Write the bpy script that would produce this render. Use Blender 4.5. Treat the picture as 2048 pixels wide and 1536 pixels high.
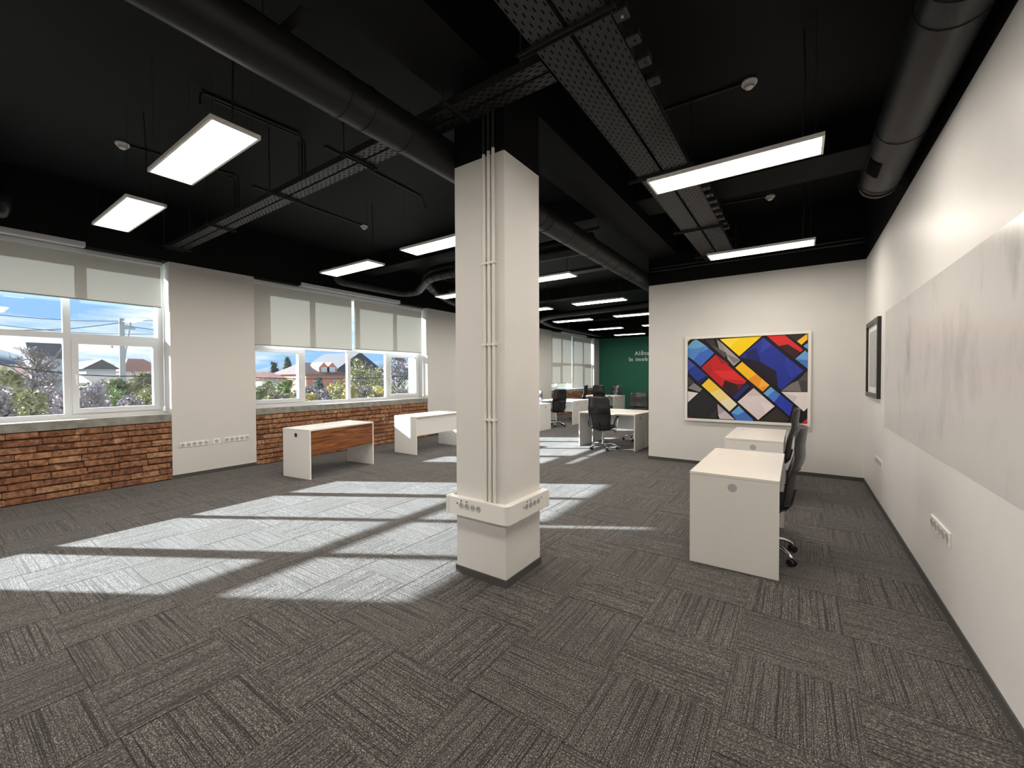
import bpy, math, random
from mathutils import Vector, Matrix
random.seed(7)
PI = math.pi
for o in list(bpy.data.objects): bpy.data.objects.remove(o, do_unlink=True)
scn = bpy.context.scene
COL = scn.collection

# ------------------------------------------------------------------ camera
H = 1.52
FPX = 833.306
YAW, PIT, ROL = 0.601893967, -0.0187664353, -0.00424053368
fw = Vector((-math.sin(YAW)*math.cos(PIT), math.cos(YAW)*math.cos(PIT), math.sin(PIT)))
r0 = Vector((math.cos(YAW), math.sin(YAW), 0)); u0 = r0.cross(fw)
rt = math.cos(ROL)*r0 + math.sin(ROL)*u0
up = -math.sin(ROL)*r0 + math.cos(ROL)*u0
CAM = Vector((0, 0, H))
cd = bpy.data.cameras.new('camera'); cam = bpy.data.objects.new('camera', cd); COL.objects.link(cam)
cd.sensor_fit = 'HORIZONTAL'; cd.sensor_width = 36.0; cd.lens = FPX/2048*36.0
cd.clip_start = 0.05; cd.clip_end = 5000
m = Matrix((rt, up, -fw)).transposed().to_4x4(); m.translation = CAM
cam.matrix_world = m
scn.camera = cam
def at(px, py, ax, c):
    """the point where the line of sight through a pixel meets the plane axis ax = c"""
    d = rt*((px-1024)/FPX) - up*((py-768)/FPX) + fw
    return CAM + d*((c-CAM[ax])/d[ax])
def proj(P):
    q = Vector(P)-CAM
    z = q.dot(fw)
    if z < 0.05: return None
    return (1024+FPX*q.dot(rt)/z, 768-FPX*q.dot(up)/z)

# ------------------------------------------------------------------ world, sun, exposure
SKY, SUNE, PANEL = 1.4, 28.0, 35.0
scn.view_settings.view_transform = 'Standard'; scn.view_settings.look = 'None'
scn.view_settings.exposure = 0.0; scn.view_settings.gamma = 1.0
scn.view_settings.use_curve_mapping = False
w = bpy.data.worlds.new('sky'); scn.world = w; w.use_nodes = True
nt = w.node_tree; nt.nodes.clear()
def N(t, tree=None, **k):
    n = (tree or nt).nodes.new(t)
    for a, b in k.items(): setattr(n, a, b)
    return n
tc = N('ShaderNodeTexCoord'); mp = N('ShaderNodeMapping'); mp.inputs['Scale'].default_value = (1.0, 1.0, 6.5)
ns = N('ShaderNodeTexNoise'); ns.inputs['Scale'].default_value = 2.6; ns.inputs['Detail'].default_value = 7; ns.inputs['Roughness'].default_value = .58
rp = N('ShaderNodeValToRGB')
rp.color_ramp.elements[0].position = .42; rp.color_ramp.elements[0].color = (.30, .52, .86, 1)
rp.color_ramp.elements[1].position = .60; rp.color_ramp.elements[1].color = (1.0, 1.0, 1.0, 1)
bg = N('ShaderNodeBackground'); bg.inputs['Strength'].default_value = SKY
wo = N('ShaderNodeOutputWorld')
nt.links.new(tc.outputs['Generated'], mp.inputs[0]); nt.links.new(mp.outputs[0], ns.inputs['Vector'])
nt.links.new(ns.outputs['Fac'], rp.inputs[0]); nt.links.new(rp.outputs[0], bg.inputs[0]); nt.links.new(bg.outputs[0], wo.inputs[0])
sd = bpy.data.lights.new('sun', 'SUN'); sd.energy = SUNE; sd.angle = math.radians(.55); sd.color = (.92, .97, 1.0)
sun = bpy.data.objects.new('sun', sd); COL.objects.link(sun)
SUNDIR = Vector((1, .597, -.4515))
sun.rotation_euler = SUNDIR.to_track_quat('-Z', 'Y').to_euler(); sun.location = (-30, -20, 20)

# ------------------------------------------------------------------ materials
def lin(c): return tuple(((v/255)/12.92 if v/255 <= .04045 else ((v/255+.055)/1.055)**2.4) for v in c)+(1,)
def newmat(name):
    mt = bpy.data.materials.new(name); mt.use_nodes = True
    t = mt.node_tree
    return mt, t, t.nodes['Principled BSDF']
def plain(name, col, rough=.5, metal=0, spec=.5, noise=0, nscale=8, bump=0, bscale=200, coat=0):
    mt, t, b = newmat(name)
    b.inputs['Base Color'].default_value = tuple(col)+(1,) if len(col) == 3 else col
    b.inputs['Roughness'].default_value = rough; b.inputs['Metallic'].default_value = metal
    b.inputs['Specular IOR Level'].default_value = spec
    if coat: b.inputs['Coat Weight'].default_value = coat; b.inputs['Coat Roughness'].default_value = .15
    if noise:
        g = N('ShaderNodeNewGeometry', t); n = N('ShaderNodeTexNoise', t); n.inputs['Scale'].default_value = nscale; n.inputs['Detail'].default_value = 4
        mx = N('ShaderNodeMix', t, data_type='RGBA'); mr = N('ShaderNodeMapRange', t)
        mr.inputs['From Min'].default_value = .3; mr.inputs['From Max'].default_value = .7
        c = Vector(col[:3])
        mx.inputs['A'].default_value = tuple(c*(1-noise))+(1,); mx.inputs['B'].default_value = tuple(c*(1+noise))+(1,)
        t.links.new(g.outputs['Position'], n.inputs['Vector']); t.links.new(n.outputs['Fac'], mr.inputs['Value'])
        t.links.new(mr.outputs[0], mx.inputs['Factor']); t.links.new(mx.outputs['Result'], b.inputs['Base Color'])
    if bump:
        g = N('ShaderNodeNewGeometry', t); n = N('ShaderNodeTexNoise', t); n.inputs['Scale'].default_value = bscale
        bp = N('ShaderNodeBump', t); bp.inputs['Strength'].default_value = bump; bp.inputs['Distance'].default_value = .002
        t.links.new(g.outputs['Position'], n.inputs['Vector']); t.links.new(n.outputs['Fac'], bp.inputs['Height']); t.links.new(bp.outputs[0], b.inputs['Normal'])
    return mt
M = {}
M['wall'] = plain('white_wall_paint', (.71, .695, .67), .65, spec=.25, noise=.02, nscale=3, bump=.15, bscale=260)
M['wall_sat'] = plain('satin_white_wall_paint', (.80, .785, .77), .40, spec=.4, noise=.02, nscale=3, bump=.25, bscale=240)
M['black'] = plain('black_ceiling_paint', (.0055, .0058, .0058), .6, spec=.15, noise=.15, nscale=2, bump=.1)
M['black_metal'] = plain('black_painted_metal', (.024, .0245, .0245), .42, spec=.4)
M['duct'] = plain('black_painted_duct', (.0125, .013, .0135), .42, spec=.3)
M['green'] = plain('dark_green_wall_paint', lin((42, 108, 88)), .6, spec=.3)
M['letter'] = plain('pale_letter', (.85, .88, .86), .4)
M['upvc'] = plain('white_plastic_frame', (.66, .67, .69), .3, spec=.5)
M['jamb'] = plain('white_reveal', (.63, .615, .59), .6)
M['concrete'] = plain('concrete_sill', (.25, .24, .215), .8, noise=.25, nscale=9, bump=.3, bscale=120)
M['plastic'] = plain('white_plastic', (.86, .84, .81), .35)
M['desk'] = plain('white_laminate', (.82, .805, .77), .38, spec=.4)
M['desk_top'] = plain('cream_laminate', (.82, .79, .73), .32, spec=.45)
M['grommet'] = plain('grey_plastic', (.45, .46, .47), .4)
M['dark_hole'] = plain('dark_hole', (.03, .03, .035), .5)
M['grille'] = plain('black_grille', (.002, .002, .002), .7, spec=.05)
M['chrome'] = plain('chrome', (.80, .80, .82), .10, metal=1)
M['leather'] = plain('black_leather', (.018, .018, .020), .28, spec=.6, bump=.2, bscale=90)
M['blackplastic'] = plain('black_plastic', (.015, .015, .016), .4)
M['blackfabric'] = plain('black_fabric', (.014, .014, .015), .8, bump=.4, bscale=500)
M['alu'] = plain('light_aluminium', (.70, .69, .66), .35, metal=.6)
M['frame_black'] = plain('black_frame', (.012, .011, .010), .35)
M['mat_white'] = plain('white_card', (.80, .79, .77), .7)
M['print_grey'] = plain('grey_print', (.42, .43, .42), .5, noise=.2, nscale=30)
M['frame_white'] = plain('white_wood_frame', (.80, .78, .75), .4)
M['skirting'] = plain('dark_carpet_skirting', (.068, .067, .066), .9, noise=.5, nscale=160, bump=.5, bscale=400)
M['mortar'] = plain('old_mortar', lin((96, 66, 46)), .95, noise=.35, nscale=14, bump=.5, bscale=60)
M['slab'] = plain('floor_slab', (.05, .05, .05), .9)
M['wire'] = plain('dark_wire', (.02, .02, .02), .5)
M['pipe_white'] = plain('white_conduit', (.78, .76, .72), .4)
M['blindbar'] = plain('grey_blind_bar', (.30, .30, .29), .5)

# carpet tile: loop pile in lines, UV in tile units
def carpet():
    mt, t, b = newmat('grey_brown_loop_carpet')
    uv = N('ShaderNodeUVMap', t)
    oi = N('ShaderNodeObjectInfo', t)
    geo = N('ShaderNodeNewGeometry', t)
    def noise(sx, sy, det=2, rough=.5, off=True):
        mp = N('ShaderNodeMapping', t); mp.inputs['Scale'].default_value = (sx, sy, 1)
        n = N('ShaderNodeTexNoise', t); n.inputs['Scale'].default_value = 1; n.inputs['Detail'].default_value = det; n.inputs['Roughness'].default_value = rough
        t.links.new(uv.outputs[0], mp.inputs['Vector'])
        if off:
            cb = N('ShaderNodeCombineXYZ', t); ml = N('ShaderNodeMath', t, operation='MULTIPLY'); ml.inputs[1].default_value = 57.0
            t.links.new(oi.outputs['Random'], ml.inputs[0]); t.links.new(ml.outputs[0], cb.inputs[2]); t.links.new(ml.outputs[0], cb.inputs[0])
            t.links.new(cb.outputs[0], mp.inputs['Location'])
        t.links.new(mp.outputs[0], n.inputs['Vector']); return n
    lines = noise(88, .5, 2, .6)
    rows = noise(95, 5.0, 2, .55)
    fleck = noise(135, 58, 1, .5)
    r1 = N('ShaderNodeValToRGB', t); e = r1.color_ramp.elements
    e[0].position = .40; e[0].color = (.25, .25, .25, 1); e[1].position = .49; e[1].color = (1, 1, 1, 1)
    r2 = N('ShaderNodeValToRGB', t); e = r2.color_ramp.elements
    e[0].position = .36; e[0].color = (.66, .66, .66, 1); e[1].position = .60; e[1].color = (1.08, 1.08, 1.08, 1)
    r3 = N('ShaderNodeValToRGB', t); e = r3.color_ramp.elements
    e[0].position = .34; e[0].color = lin((52, 50, 49)); e[1].position = .70; e[1].color = lin((152, 148, 145))
    em = r3.color_ramp.elements.new(.52); em.color = lin((80, 77, 75))
    for a, r in ((lines, r1), (rows, r2), (fleck, r3)): t.links.new(a.outputs['Fac'], r.inputs[0])
    m1 = N('ShaderNodeMix', t, data_type='RGBA', blend_type='MULTIPLY'); m1.inputs['Factor'].default_value = 1
    m2 = N('ShaderNodeMix', t, data_type='RGBA', blend_type='MULTIPLY'); m2.inputs['Factor'].default_value = 1
    t.links.new(r3.outputs[0], m1.inputs['A']); t.links.new(r1.outputs[0], m1.inputs['B'])
    t.links.new(m1.outputs['Result'], m2.inputs['A']); t.links.new(r2.outputs[0], m2.inputs['B'])
    t.links.new(m2.outputs['Result'], b.inputs['Base Color'])
    b.inputs['Roughness'].default_value = .9; b.inputs['Specular IOR Level'].default_value = .15
    b.inputs['Sheen Weight'].default_value = .15; b.inputs['Sheen Roughness'].default_value = .5
    bp = N('ShaderNodeBump', t); bp.inputs['Strength'].default_value = .55; bp.inputs['Distance'].default_value = .003
    ad = N('ShaderNodeMath', t, operation='ADD')
    t.links.new(rows.outputs['Fac'], ad.inputs[0]); t.links.new(fleck.outputs['Fac'], ad.inputs[1])
    t.links.new(ad.outputs[0], bp.inputs['Height']); t.links.new(bp.outputs[0], b.inputs['Normal'])
    return mt
M['carpet'] = carpet()
def brickmat():
    mt, t, b = newmat('old_red_brick')
    oi = N('ShaderNodeObjectInfo', t); geo = N('ShaderNodeNewGeometry', t)
    rr = N('ShaderNodeValToRGB', t); e = rr.color_ramp.elements
    e[0].position = 0; e[0].color = lin((136, 96, 74)); e[1].position = 1; e[1].color = lin((178, 140, 108))
    for p, c in ((.2, (152, 110, 84)), (.42, (124, 88, 70)), (.6, (164, 120, 90)), (.8, (148, 110, 86))):
        x = e.new(p); x.color = lin(c)
    n = N('ShaderNodeTexNoise', t); n.inputs['Scale'].default_value = 22; n.inputs['Detail'].default_value = 6
    r2 = N('ShaderNodeValToRGB', t); e = r2.color_ramp.elements
    e[0].position = .33; e[0].color = (.46, .43, .42, 1); e[1].position = .64; e[1].color = (1.15, 1.12, 1.08, 1)
    mx = N('ShaderNodeMix', t, data_type='RGBA', blend_type='MULTIPLY'); mx.inputs['Factor'].default_value = 1
    n2 = N('ShaderNodeTexNoise', t); n2.inputs['Scale'].default_value = 7; n2.inputs['Detail'].default_value = 5
    r4 = N('ShaderNodeValToRGB', t); e = r4.color_ramp.elements
    e[0].position = .62; e[0].color = (0, 0, 0, 1); e[1].position = .72; e[1].color = (.7, .7, .7, 1)
    m2 = N('ShaderNodeMix', t, data_type='RGBA'); m2.inputs['B'].default_value = lin((196, 160, 118))
    t.links.new(oi.outputs['Random'], rr.inputs[0]); t.links.new(geo.outputs['Position'], n.inputs['Vector']); t.links.new(n.outputs['Fac'], r2.inputs[0])
    t.links.new(rr.outputs[0], mx.inputs['A']); t.links.new(r2.outputs[0], mx.inputs['B'])
    t.links.new(geo.outputs['Position'], n2.inputs['Vector']); t.links.new(n2.outputs['Fac'], r4.inputs[0]); t.links.new(r4.outputs[0], m2.inputs['Factor'])
    t.links.new(mx.outputs['Result'], m2.inputs['A']); t.links.new(m2.outputs['Result'], b.inputs['Base Color'])
    b.inputs['Roughness'].default_value = .9; b.inputs['Specular IOR Level'].default_value = .2
    bp = N('ShaderNodeBump', t); bp.inputs['Strength'].default_value = .6; bp.inputs['Distance'].default_value = .006
    t.links.new(n.outputs['Fac'], bp.inputs['Height']); t.links.new(bp.outputs[0], b.inputs['Normal'])
    return mt
M['brick'] = brickmat()
def woodmat():
    mt, t, b = newmat('walnut_veneer')
    geo = N('ShaderNodeNewGeometry', t); mp = N('ShaderNodeMapping', t); mp.inputs['Scale'].default_value = (6, 2.2, 38)
    n = N('ShaderNodeTexNoise', t); n.inputs['Scale'].default_value = 1; n.inputs['Detail'].default_value = 6; n.inputs['Distortion'].default_value = .6
    r = N('ShaderNodeValToRGB', t); e = r.color_ramp.elements
    e[0].position = .32; e[0].color = lin((84, 46, 22)); e[1].position = .72; e[1].color = lin((178, 116, 62))
    x = e.new(.52); x.color = lin((134, 80, 40))
    t.links.new(geo.outputs['Position'], mp.inputs['Vector']); t.links.new(mp.outputs[0], n.inputs['Vector']); t.links.new(n.outputs['Fac'], r.inputs[0]); t.links.new(r.outputs[0], b.inputs['Base Color'])
    b.inputs['Roughness'].default_value = .4
    return mt
M['wood'] = woodmat()
def blindmat():
    mt, t, b = newmat('cream_blind_fabric')
    out = t.nodes['Material Output']; t.nodes.remove(b)
    d = N('ShaderNodeBsdfDiffuse', t); d.inputs['Color'].default_value = (.52, .51, .47, 1)
    tr = N('ShaderNodeBsdfTranslucent', t); tr.inputs['Color'].default_value = (.034, .034, .031, 1)
    ad = N('ShaderNodeAddShader', t)
    g = N('ShaderNodeNewGeometry', t); n = N('ShaderNodeTexNoise', t); n.inputs['Scale'].default_value = 140
    bp = N('ShaderNodeBump', t); bp.inputs['Strength'].default_value = .2; bp.inputs['Distance'].default_value = .002
    t.links.new(g.outputs['Position'], n.inputs['Vector']); t.links.new(n.outputs['Fac'], bp.inputs['Height']); t.links.new(bp.outputs[0], d.inputs['Normal'])
    t.links.new(d.outputs[0], ad.inputs[0]); t.links.new(tr.outputs[0], ad.inputs[1]); t.links.new(ad.outputs[0], out.inputs['Surface'])
    return mt
M['blind'] = blindmat()
def glassmat():
    mt, t, b = newmat('window_glass')
    out = t.nodes['Material Output']; t.nodes.remove(b)
    tr = N('ShaderNodeBsdfTransparent', t); tr.inputs['Color'].default_value = (.96, .98, .98, 1)
    gl = N('ShaderNodeBsdfGlossy', t); gl.inputs['Roughness'].default_value = .02
    mx = N('ShaderNodeMixShader', t); mx.inputs[0].default_value = .05
    t.links.new(tr.outputs[0], mx.inputs[1]); t.links.new(gl.outputs[0], mx.inputs[2]); t.links.new(mx.outputs[0], out.inputs['Surface'])
    return mt
M['glass'] = glassmat()
def meshmat():
    mt, t, b = newmat('black_chair_mesh')
    out = t.nodes['Material Output']
    b.inputs['Base Color'].default_value = (.016, .016, .017, 1); b.inputs['Roughness'].default_value = .55
    tr = N('ShaderNodeBsdfTransparent', t); mx = N('ShaderNodeMixShader', t); mx.inputs[0].default_value = .86
    t.links.new(tr.outputs[0], mx.inputs[1]); t.links.new(b.outputs[0], mx.inputs[2]); t.links.new(mx.outputs[0], out.inputs['Surface'])
    return mt
M['mesh'] = meshmat()
def emis(name, col, s):
    mt, t, b = newmat(name)
    b.inputs['Base Color'].default_value = (.8, .8, .8, 1)
    b.inputs['Emission Color'].default_value = tuple(col)+(1,); b.inputs['Emission Strength'].default_value = s
    return mt
M['panel'] = emis('lit_diffuser', (1.0, .91, .80), PANEL)
def boardmat():
    mt, t, b = newmat('whiteboard_wall_film')
    g = N('ShaderNodeNewGeometry', t); mp = N('ShaderNodeMapping', t); mp.inputs['Scale'].default_value = (1, 1.6, .8)
    n = N('ShaderNodeTexNoise', t); n.inputs['Scale'].default_value = 1.7; n.inputs['Detail'].default_value = 8; n.inputs['Roughness'].default_value = .62
    r = N('ShaderNodeValToRGB', t); e = r.color_ramp.elements
    e[0].position = .28; e[0].color = (.52, .51, .50, 1); e[1].position = .50; e[1].color = (.66, .645, .635, 1)
    t.links.new(g.outputs['Position'], mp.inputs['Vector']); t.links.new(mp.outputs[0], n.inputs['Vector']); t.links.new(n.outputs['Fac'], r.inputs[0])
    mp2 = N('ShaderNodeMapping', t); mp2.inputs['Scale'].default_value = (1, 3.4, 1.3)
    n2 = N('ShaderNodeTexNoise', t); n2.inputs['Scale'].default_value = 1; n2.inputs['Detail'].default_value = 5
    r2 = N('ShaderNodeValToRGB', t); e = r2.color_ramp.elements
    e[0].position = .22; e[0].color = (.66, .66, .66, 1); e[1].position = .38; e[1].color = (1, 1, 1, 1)
    mx = N('ShaderNodeMix', t, data_type='RGBA', blend_type='MULTIPLY'); mx.inputs['Factor'].default_value = 1
    t.links.new(g.outputs['Position'], mp2.inputs['Vector']); t.links.new(mp2.outputs[0], n2.inputs['Vector']); t.links.new(n2.outputs['Fac'], r2.inputs[0])
    t.links.new(r.outputs[0], mx.inputs['A']); t.links.new(r2.outputs[0], mx.inputs['B']); t.links.new(mx.outputs['Result'], b.inputs['Base Color'])
    b.inputs['Roughness'].default_value = .27; b.inputs['Specular IOR Level'].default_value = .5
    bp = N('ShaderNodeBump', t); bp.inputs['Strength'].default_value = .22; bp.inputs['Distance'].default_value = .002
    n3 = N('ShaderNodeTexNoise', t); n3.inputs['Scale'].default_value = 150
    t.links.new(g.outputs['Position'], n3.inputs['Vector']); t.links.new(n3.outputs['Fac'], bp.inputs['Height']); t.links.new(bp.outputs[0], b.inputs['Normal'])
    return mt
M['board'] = boardmat()
def attrmat():
    mt, t, b = newmat('printed_canvas')
    a = N('ShaderNodeAttribute', t); a.attribute_name = 'ink'
    t.links.new(a.outputs['Color'], b.inputs['Base Color']); b.inputs['Roughness'].default_value = .55; b.inputs['Specular IOR Level'].default_value = .3
    return mt
M['ink'] = attrmat()

# ------------------------------------------------------------------ builders
class MB:
    def __init__(s): s.v = []; s.f = []; s.uv = None; s.sm = []
    def add(s, vs, fs, smooth=False):
        o = len(s.v); s.v += [tuple(x) for x in vs]; s.f += [tuple(i+o for i in f) for f in fs]; s.sm += [smooth]*len(fs); return s
    def box(s, x0, x1, y0, y1, z0, z1, mat=None):
        vs = [Vector((x, y, z)) for x in (x0, x1) for y in (y0, y1) for z in (z0, z1)]
        if mat is not None: vs = [mat @ p for p in vs]
        return s.add(vs, [(0, 1, 3, 2), (4, 6, 7, 5), (0, 4, 5, 1), (2, 3, 7, 6), (0, 2, 6, 4), (1, 5, 7, 3)])
    def bbox(s, x0, x1, y0, y1, z0, z1, b=.004):
        """box with chamfered edges"""
        vs = []; idx = {}
        X = (x0, x1); Y = (y0, y1); Z = (z0, z1)
        for i in (0, 1):
            for j in (0, 1):
                for k in (0, 1):
                    sx, sy, sz = (1-2*i), (1-2*j), (1-2*k)
                    idx[i, j, k, 0] = len(vs); vs.append((X[i], Y[j]+sy*b, Z[k]+sz*b))
                    idx[i, j, k, 1] = len(vs); vs.append((X[i]+sx*b, Y[j], Z[k]+sz*b))
                    idx[i, j, k, 2] = len(vs); vs.append((X[i]+sx*b, Y[j]+sy*b, Z[k]))
        fs = []
        for i in (0, 1): fs.append([idx[i, 0, 0, 0], idx[i, 1, 0, 0], idx[i, 1, 1, 0], idx[i, 0, 1, 0]])
        for j in (0, 1): fs.append([idx[0, j, 0, 1], idx[1, j, 0, 1], idx[1, j, 1, 1], idx[0, j, 1, 1]])
        for k in (0, 1): fs.append([idx[0, 0, k, 2], idx[1, 0, k, 2], idx[1, 1, k, 2], idx[0, 1, k, 2]])
        for j in (0, 1):
            for k in (0, 1): fs.append([idx[0, j, k, 1], idx[1, j, k, 1], idx[1, j, k, 2], idx[0, j, k, 2]])
        for i in (0, 1):
            for k in (0, 1): fs.append([idx[i, 0, k, 0], idx[i, 1, k, 0], idx[i, 1, k, 2], idx[i, 0, k, 2]])
        for i in (0, 1):
            for j in (0, 1): fs.append([idx[i, j, 0, 0], idx[i, j, 1, 0], idx[i, j, 1, 1], idx[i, j, 0, 1]])
        for i in (0, 1):
            for j in (0, 1):
                for k in (0, 1): fs.append([idx[i, j, k, 0], idx[i, j, k, 1], idx[i, j, k, 2]])
        c = Vector(((x0+x1)/2, (y0+y1)/2, (z0+z1)/2)); out = []
        for f in fs:
            a, bb, cc = (Vector(vs[q]) for q in f[:3]); n = (bb-a).cross(cc-a)
            ctr = sum((Vector(vs[q]) for q in f), Vector())/len(f)
            out.append(tuple(f) if n.dot(ctr-c) > 0 else tuple(reversed(f)))
        return s.add(vs, out)
    def tube(s, pts, r, n=10, caps=True, smooth=True):
        pts = [Vector(p) for p in pts]; rs = r if isinstance(r, (list, tuple)) else [r]*len(pts)
        rings = []; prev = None
        for i, p in enumerate(pts):
            d = (pts[min(i+1, len(pts)-1)]-pts[max(i-1, 0)])
            d = d.normalized() if d.length > 1e-9 else Vector((0, 0, 1))
            a = prev if prev is not None else (Vector((0, 0, 1)) if abs(d.z) < .9 else Vector((1, 0, 0)))
            a = (a-d*a.dot(d)); a = a.normalized() if a.length > 1e-6 else d.orthogonal().normalized()
            b = d.cross(a); prev = a
            rings.append([p+(a*math.cos(2*PI*k/n)+b*math.sin(2*PI*k/n))*rs[i] for k in range(n)])
        vs = [q for rg in rings for q in rg]; fs = []
        for i in range(len(rings)-1):
            for k in range(n):
                k2 = (k+1) % n; fs.append((i*n+k, i*n+k2, (i+1)*n+k2, (i+1)*n+k))
        s.add(vs, fs, smooth)
        if caps:
            s.add(rings[0], [tuple(reversed(range(n)))]); s.add(rings[-1], [tuple(range(n))])
        return s
    def lathe(s, prof, n=24, c=(0, 0, 0), axis='z', smooth=True):
        vs = []
        for (r, h) in prof:
            for k in range(n):
                a = 2*PI*k/n; x, y = r*math.cos(a), r*math.sin(a)
                p = {'z': (x, y, h), 'y': (x, h, -y), 'x': (h, x, y)}[axis]
                vs.append((p[0]+c[0], p[1]+c[1], p[2]+c[2]))
        fs = []
        for i in range(len(prof)-1):
            for k in range(n):
                k2 = (k+1) % n; fs.append((i*n+k, i*n+k2, (i+1)*n+k2, (i+1)*n+k))
        fs2 = [tuple(reversed(range(n))), tuple((len(prof)-1)*n+k for k in range(n))]
        s.add(vs, fs, smooth); o = len(s.v)-len(vs)
        for f in fs2: s.f.append(tuple(i+o for i in f)); s.sm.append(False)
        return s
    def prism(s, poly, d0, d1, f):
        """poly of (a,b); f(a,b,d)->xyz"""
        n = len(poly); vs = [f(a, b, d0) for a, b in poly]+[f(a, b, d1) for a, b in poly]
        fs = [tuple(range(n)), tuple(reversed(range(n, 2*n)))]+[(i, n+i, n+(i+1) % n, (i+1) % n) for i in range(n)]
        return s.add(vs, fs)
    def mesh(s, name):
        me = bpy.data.meshes.new(name); me.from_pydata(s.v, [], s.f)
        if any(s.sm): me.polygons.foreach_set('use_smooth', s.sm)
        me.update(); return me
    def build(s, name, mat, parent=None, **tags):
        o = bpy.data.objects.new(name, s.mesh(name)); COL.objects.link(o)
        if isinstance(mat, str): mat = M[mat]
        if mat: o.data.materials.append(mat)
        if parent is not None: o.parent = parent
        for k, v in tags.items(): o[k] = v
        return o
def empty(name, loc=(0, 0, 0), rz=0, label=None, category=None, group=None, kind=None):
    o = bpy.data.objects.new(name, None); COL.objects.link(o); o.location = loc; o.rotation_euler = (0, 0, rz); o.empty_display_size = .1
    tag(o, label, category, group, kind); return o
def tag(o, label=None, category=None, group=None, kind=None):
    for k, v in (('label', label), ('category', category), ('group', group), ('kind', kind)):
        if v: o[k] = v
    return o
def kids(o): return [c for c in COL.objects if c.parent == o]
CH = {}
def copy_tree(o, parent=None, childmap=None):
    c = o.copy(); COL.objects.link(c); c.parent = parent
    for ch in childmap.get(o.name, []): copy_tree(ch, c, childmap)
    return c
def cmap():
    d = {}
    for o in COL.objects:
        if o.parent: d.setdefault(o.parent.name, []).append(o)
    return d
def obox(name, mat, b, parent=None, **t): return MB().box(*b).build(name, mat, parent, **t)

# ------------------------------------------------------------------ dimensions
XL, XR, YP, YG, YB = -7.70, .778, 7.67, 18.45, -3.0
ZC, ZW, ZWL, ZB = 4.03, 3.145, 3.24, 3.59
XO = -8.40                                        # outer face of the window wall
WIN = [(-1.83, 2.24), (3.41, 7.45), (8.63, 12.67), (13.85, 17.90)]
CX0, CX1, CY0, CY1 = -2.18, -1.715, 2.41, 2.885   # column

# ------------------------------------------------------------------ floor: slab and carpet tiles
floor = obox('floor', 'slab', (XL-.05, XR+.05, YB, YG+.05, -.20, -.007), label='grey brown carpet tile floor of the open office', kind='structure')
T = .518
def tile_mesh():
    a, g, b = T/2, .0006, .003
    mb = MB(); x = a-g
    top = [(-x+b, -x+b, 0), (x-b, -x+b, 0), (x-b, x-b, 0), (-x+b, x-b, 0)]
    mid = [(-x, -x, -.002), (x, -x, -.002), (x, x, -.002), (-x, x, -.002)]
    bot = [(-x, -x, -.007), (x, -x, -.007), (x, x, -.007), (-x, x, -.007)]
    mb.add(top+mid+bot, [(0, 1, 2, 3)]+[(4+i, 4+(i+1) % 4, (i+1) % 4, i) for i in range(4)]+[(8+i, 8+(i+1) % 4, 4+(i+1) % 4, 4+i) for i in range(4)])
    return mb
def put_uv(me, fn):
    uv = me.uv_layers.new(name='UVMap')
    for l in me.loops:
        uv.data[l.index].uv = fn(l.vertex_index, me.vertices[l.vertex_index].co)
tm = tile_mesh(); tme = tm.mesh('carpet_tile'); put_uv(tme, lambda i, c: (c.x/T+.5, c.y/T+.5)); tme.materials.append(M['carpet'])
tiles = []
i0 = int(math.floor((XL-.242)/T))-1
for i in range(i0, 2):
    for j in range(-8, 40):
        cx, cy = .242+(i+.5)*T, 1.520+(j+.5)*T
        if cx-T/2 > XR or cx+T/2 < XL+.02 or cy+T/2 < YB or cy-T/2 > YG: continue
        q = [proj((cx+sx*T/2, cy+sy*T/2, 0)) for sx, sy in ((-1, -1), (1, -1), (1, 1), (-1, 1))]
        area = 0
        if all(q):
            cl = [(min(max(x, 0), 2048), min(max(y, 0), 1536)) for x, y in q]
            area = abs(sum(cl[k][0]*cl[(k+1) % 4][1]-cl[(k+1) % 4][0]*cl[k][1] for k in range(4)))/2
        tiles.append((area, cx, cy, (i+j) % 2))
tiles.sort(key=lambda t: -t[0])
rest = MB(); rest_uv = []
inside = lambda cx, cy: cx+T/2 <= XR+.02 and cx-T/2 >= XL-.02
n = 0
for area, cx, cy, par in tiles:
    x0, x1, y0, y1 = max(cx-T/2, XL), min(cx+T/2, XR), max(cy-T/2, YB), min(cy+T/2, YG)
    if n < 300 and area > 60:
        n += 1
        if x1-x0 > T-.01 and y1-y0 > T-.01:
            o = bpy.data.objects.new('carpet_tile', tme)
            o.location = (cx, cy, 0); o.rotation_euler = (0, 0, PI/2 if par else 0)
        else:
            g = .0006; mb = MB().bbox(x0-cx+g, x1-cx-g, y0-cy+g, y1-cy-g, -.007, 0, .002)
            me = mb.mesh('carpet_tile_cut')
            put_uv(me, (lambda i, c: (c.y/T+.5, -c.x/T+.5)) if par else (lambda i, c: (c.x/T+.5, c.y/T+.5)))
            me.materials.append(M['carpet']); o = bpy.data.objects.new('carpet_tile', me); o.location = (cx, cy, 0)
        COL.objects.link(o); o.parent = floor
    else:
        g = .0006; k = len(rest.v)
        rest.bbox(x0+g, x1-g, y0+g, y1-g, -.007, 0, .002)
        ox = random.random()*9
        for v in rest.v[k:]:
            u, vv = (v[0]-cx)/T+.5, (v[1]-cy)/T+.5
            rest_uv.append((vv+ox, -u+ox) if par else (u+ox, vv+ox))
o = rest.build('far_carpet_tiles', 'carpet', floor, kind='stuff')
put_uv(o.data, lambda i, c: rest_uv[i])

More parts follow.
